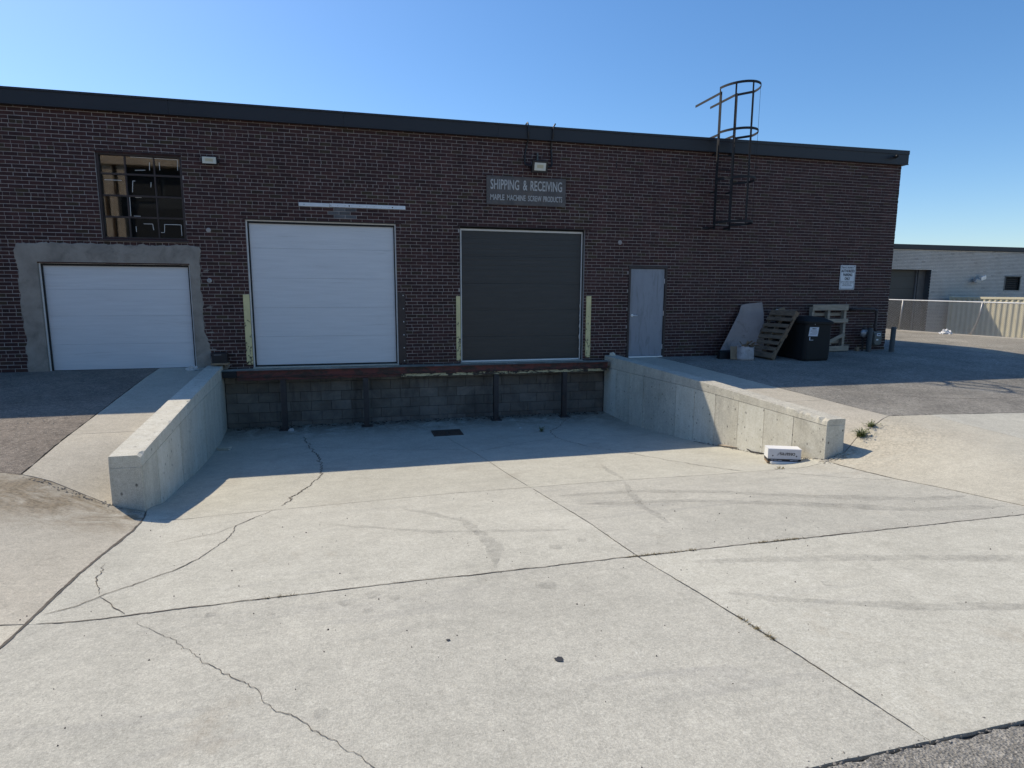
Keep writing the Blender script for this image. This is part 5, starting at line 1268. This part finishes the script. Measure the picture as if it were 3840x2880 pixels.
gb = thing('grey_building', 'low pale grey painted brick building beyond the fence', 'building', (28, 11.2, -1.25))
GY, GX0, GX1, GT = 11.15, 17.0, 44.0, 3.78
DO = (19.5, 27.05, -1.3, 2.62); VE = (31.75, 32.7, 1.64, 2.32)
mw2 = MB()
for a, b, c, d in ((GX0, DO[0], -1.3, 3.55), (DO[0], DO[1], DO[3], 3.55), (DO[1], VE[0], -1.3, 3.55), (VE[0], VE[1], -1.3, VE[2]), (VE[0], VE[1], VE[3], 3.55), (VE[1], GX1, -1.3, 3.55)): mw2.box(a, b, GY+.006, GY+.3, c, d)
gw = mw2.build('wall', M['grey_mortar'], gb)
rg = random.Random(9); fld = MB(); j = 0
while 3.55-j*.0677 > -.4:
    zt2 = 3.55-j*.0677; z0, z1 = zt2-.0677+.009, zt2-.006; x = GX0-(.107 if j % 2 else 0)
    while x < 40:
        a, b = max(GX0, x+.005), x+.209; zc2 = (z0+z1)/2; ok = True
        for o_ in (DO, VE):
            if o_[2] < zc2 < o_[3] and b > o_[0] and a < o_[1]:
                if a < o_[0]: b = o_[0]
                elif b > o_[1]: a = o_[1]
                else: ok = False
        if ok and b-a > .02 and b > 23.5: fld.box(a, b, GY-rg.uniform(0, .004), GY+.05, z0, z1, rg.random())
        x += .214
    j += 1
tag(fld.build('brick_field', M['grey_brick'], gw, fix=False), kind='stuff')
MB().box(GX0, GX1, GY-.08, GY+.4, 3.552, GT).build('fascia', M['fascia'], gb, bevel=.01)
MB().box(GX0, GX1, GY+.4, GY+20, 3.3, 3.5).build('roof', M['roof'], gb)
MB().box(GX0, GX1, GY+19.7, GY+20, -1.3, 3.3).build('back_wall', M['grey_mortar'], gb)
for x in (GX0, GX1-.3): MB().box(x, x+.3, GY+.3, GY+19.7, -1.3, 3.3).build('side_wall', M['grey_mortar'], gb)
dd = MB().box(DO[0], DO[1]-.42, GY+.42, GY+.46, -1.3, DO[3]).build('overhead_door', M['door_dark'], gb)
for z in (-.7, -.1, .5, 1.1, 1.7, 2.3): MB().box(DO[0], DO[1]-.42, GY+.412, GY+.42, z, z+.012).build('panel_joint', M['rubber'], dd)
MB().box(DO[1]-.42, DO[1], GY+.30, GY+.47, -1.3, DO[3]).build('door_jamb', M['grey_mortar'], gb); MB().box(DO[1]-.46, DO[1]-.42, GY+.36, GY+.42, -1.3, DO[3]).build('door_track', M['galv'], gb)
v = MB().box(VE[0], VE[1], GY+.10, GY+.14, VE[2], VE[3]); vo_ = v.build('vent', M['rubber'], gb)
f = MB(); f.box(VE[0]-.04, VE[0], GY-.03, GY+.14, VE[2], VE[3]); f.box(VE[1], VE[1]+.04, GY-.03, GY+.14, VE[2], VE[3]); f.box(VE[0]-.04, VE[1]+.04, GY-.06, GY+.14, VE[3], VE[3]+.05); f.build('vent_frame', M['seam'], gb)
for k in range(6): z = VE[2]+.06+k*.10; MB().obox((VE[0], GY+.02, z), (VE[1]-VE[0], 0, 0), (0, .07, .05), (0, 0, .012)).build('louvre', M['door_dark'], vo_)
wl = thing('wall_lamp', 'small silver flood lamp on the grey building', 'lamp', (29.9, 11.1, 2.1))
MB().lathe([(.10, 0), (.10, -.06), (.06, -.08)], (29.75, GY, 2.13), 'y', 14).build('mount', M['galv'], wl)
MB().obox((29.45, GY-.32, 2.02), (.30, 0, -.08), (0, .16, .05), (.05, -.02, .20)).build('lamp_head', M['galv'], wl, bevel=.02)
MB().obox((29.86, GY-.30, 2.10), (.30, 0, .10), (0, .16, -.05), (-.05, -.02, .20)).build('lamp_head', M['alu'], wl, bevel=.02)
MB().tube([(29.75, GY-.08, 2.10), (29.72, GY-.16, 2.05)], .03, 8).build('arm', M['galv'], wl)

# ------------------------------------------------------------------ across the yard: the building mirrored in the sash window
tb = thing('tan_building', 'tan building across the yard, mirrored in the sash window', 'building', (-10, -32, 0))
MB().box(-30, 6, -44, -31.2, -.3, 9.6).build('wall', M['door_dark'], tb)
for k, (a, b) in enumerate([(-14.95, -14.42), (-14.15, -13.72)]+[(-26+2.6*i, -25.5+2.6*i) for i in range(4)]+[(-6.5+2.6*i, -6.0+2.6*i) for i in range(5)]):
    MB().box(a, b, -31.2, -30.6, -.3, 9.05).build('pilaster', M['tan_board'], tb)
MB().box(-30, 6, -31.2, -30.4, 9.06, 9.38).build('cornice', M['tan_board'], tb); MB().box(-30, 6, -31.2, -30.7, 9.385, 9.7).build('parapet', M['tan_board'], tb)
for x0, x1, z0, z1 in ((-13.6, -11.9, 4.2, 6.6), (-11.7, -9.9, 4.2, 6.6), (-13.6, -11.9, 7.0, 8.9), (-11.7, -9.9, 7.4, 8.9)):
    MB().box(x0, x1, -31.2, -31.1, z0, z1).build('window', M['rubber'], tb)
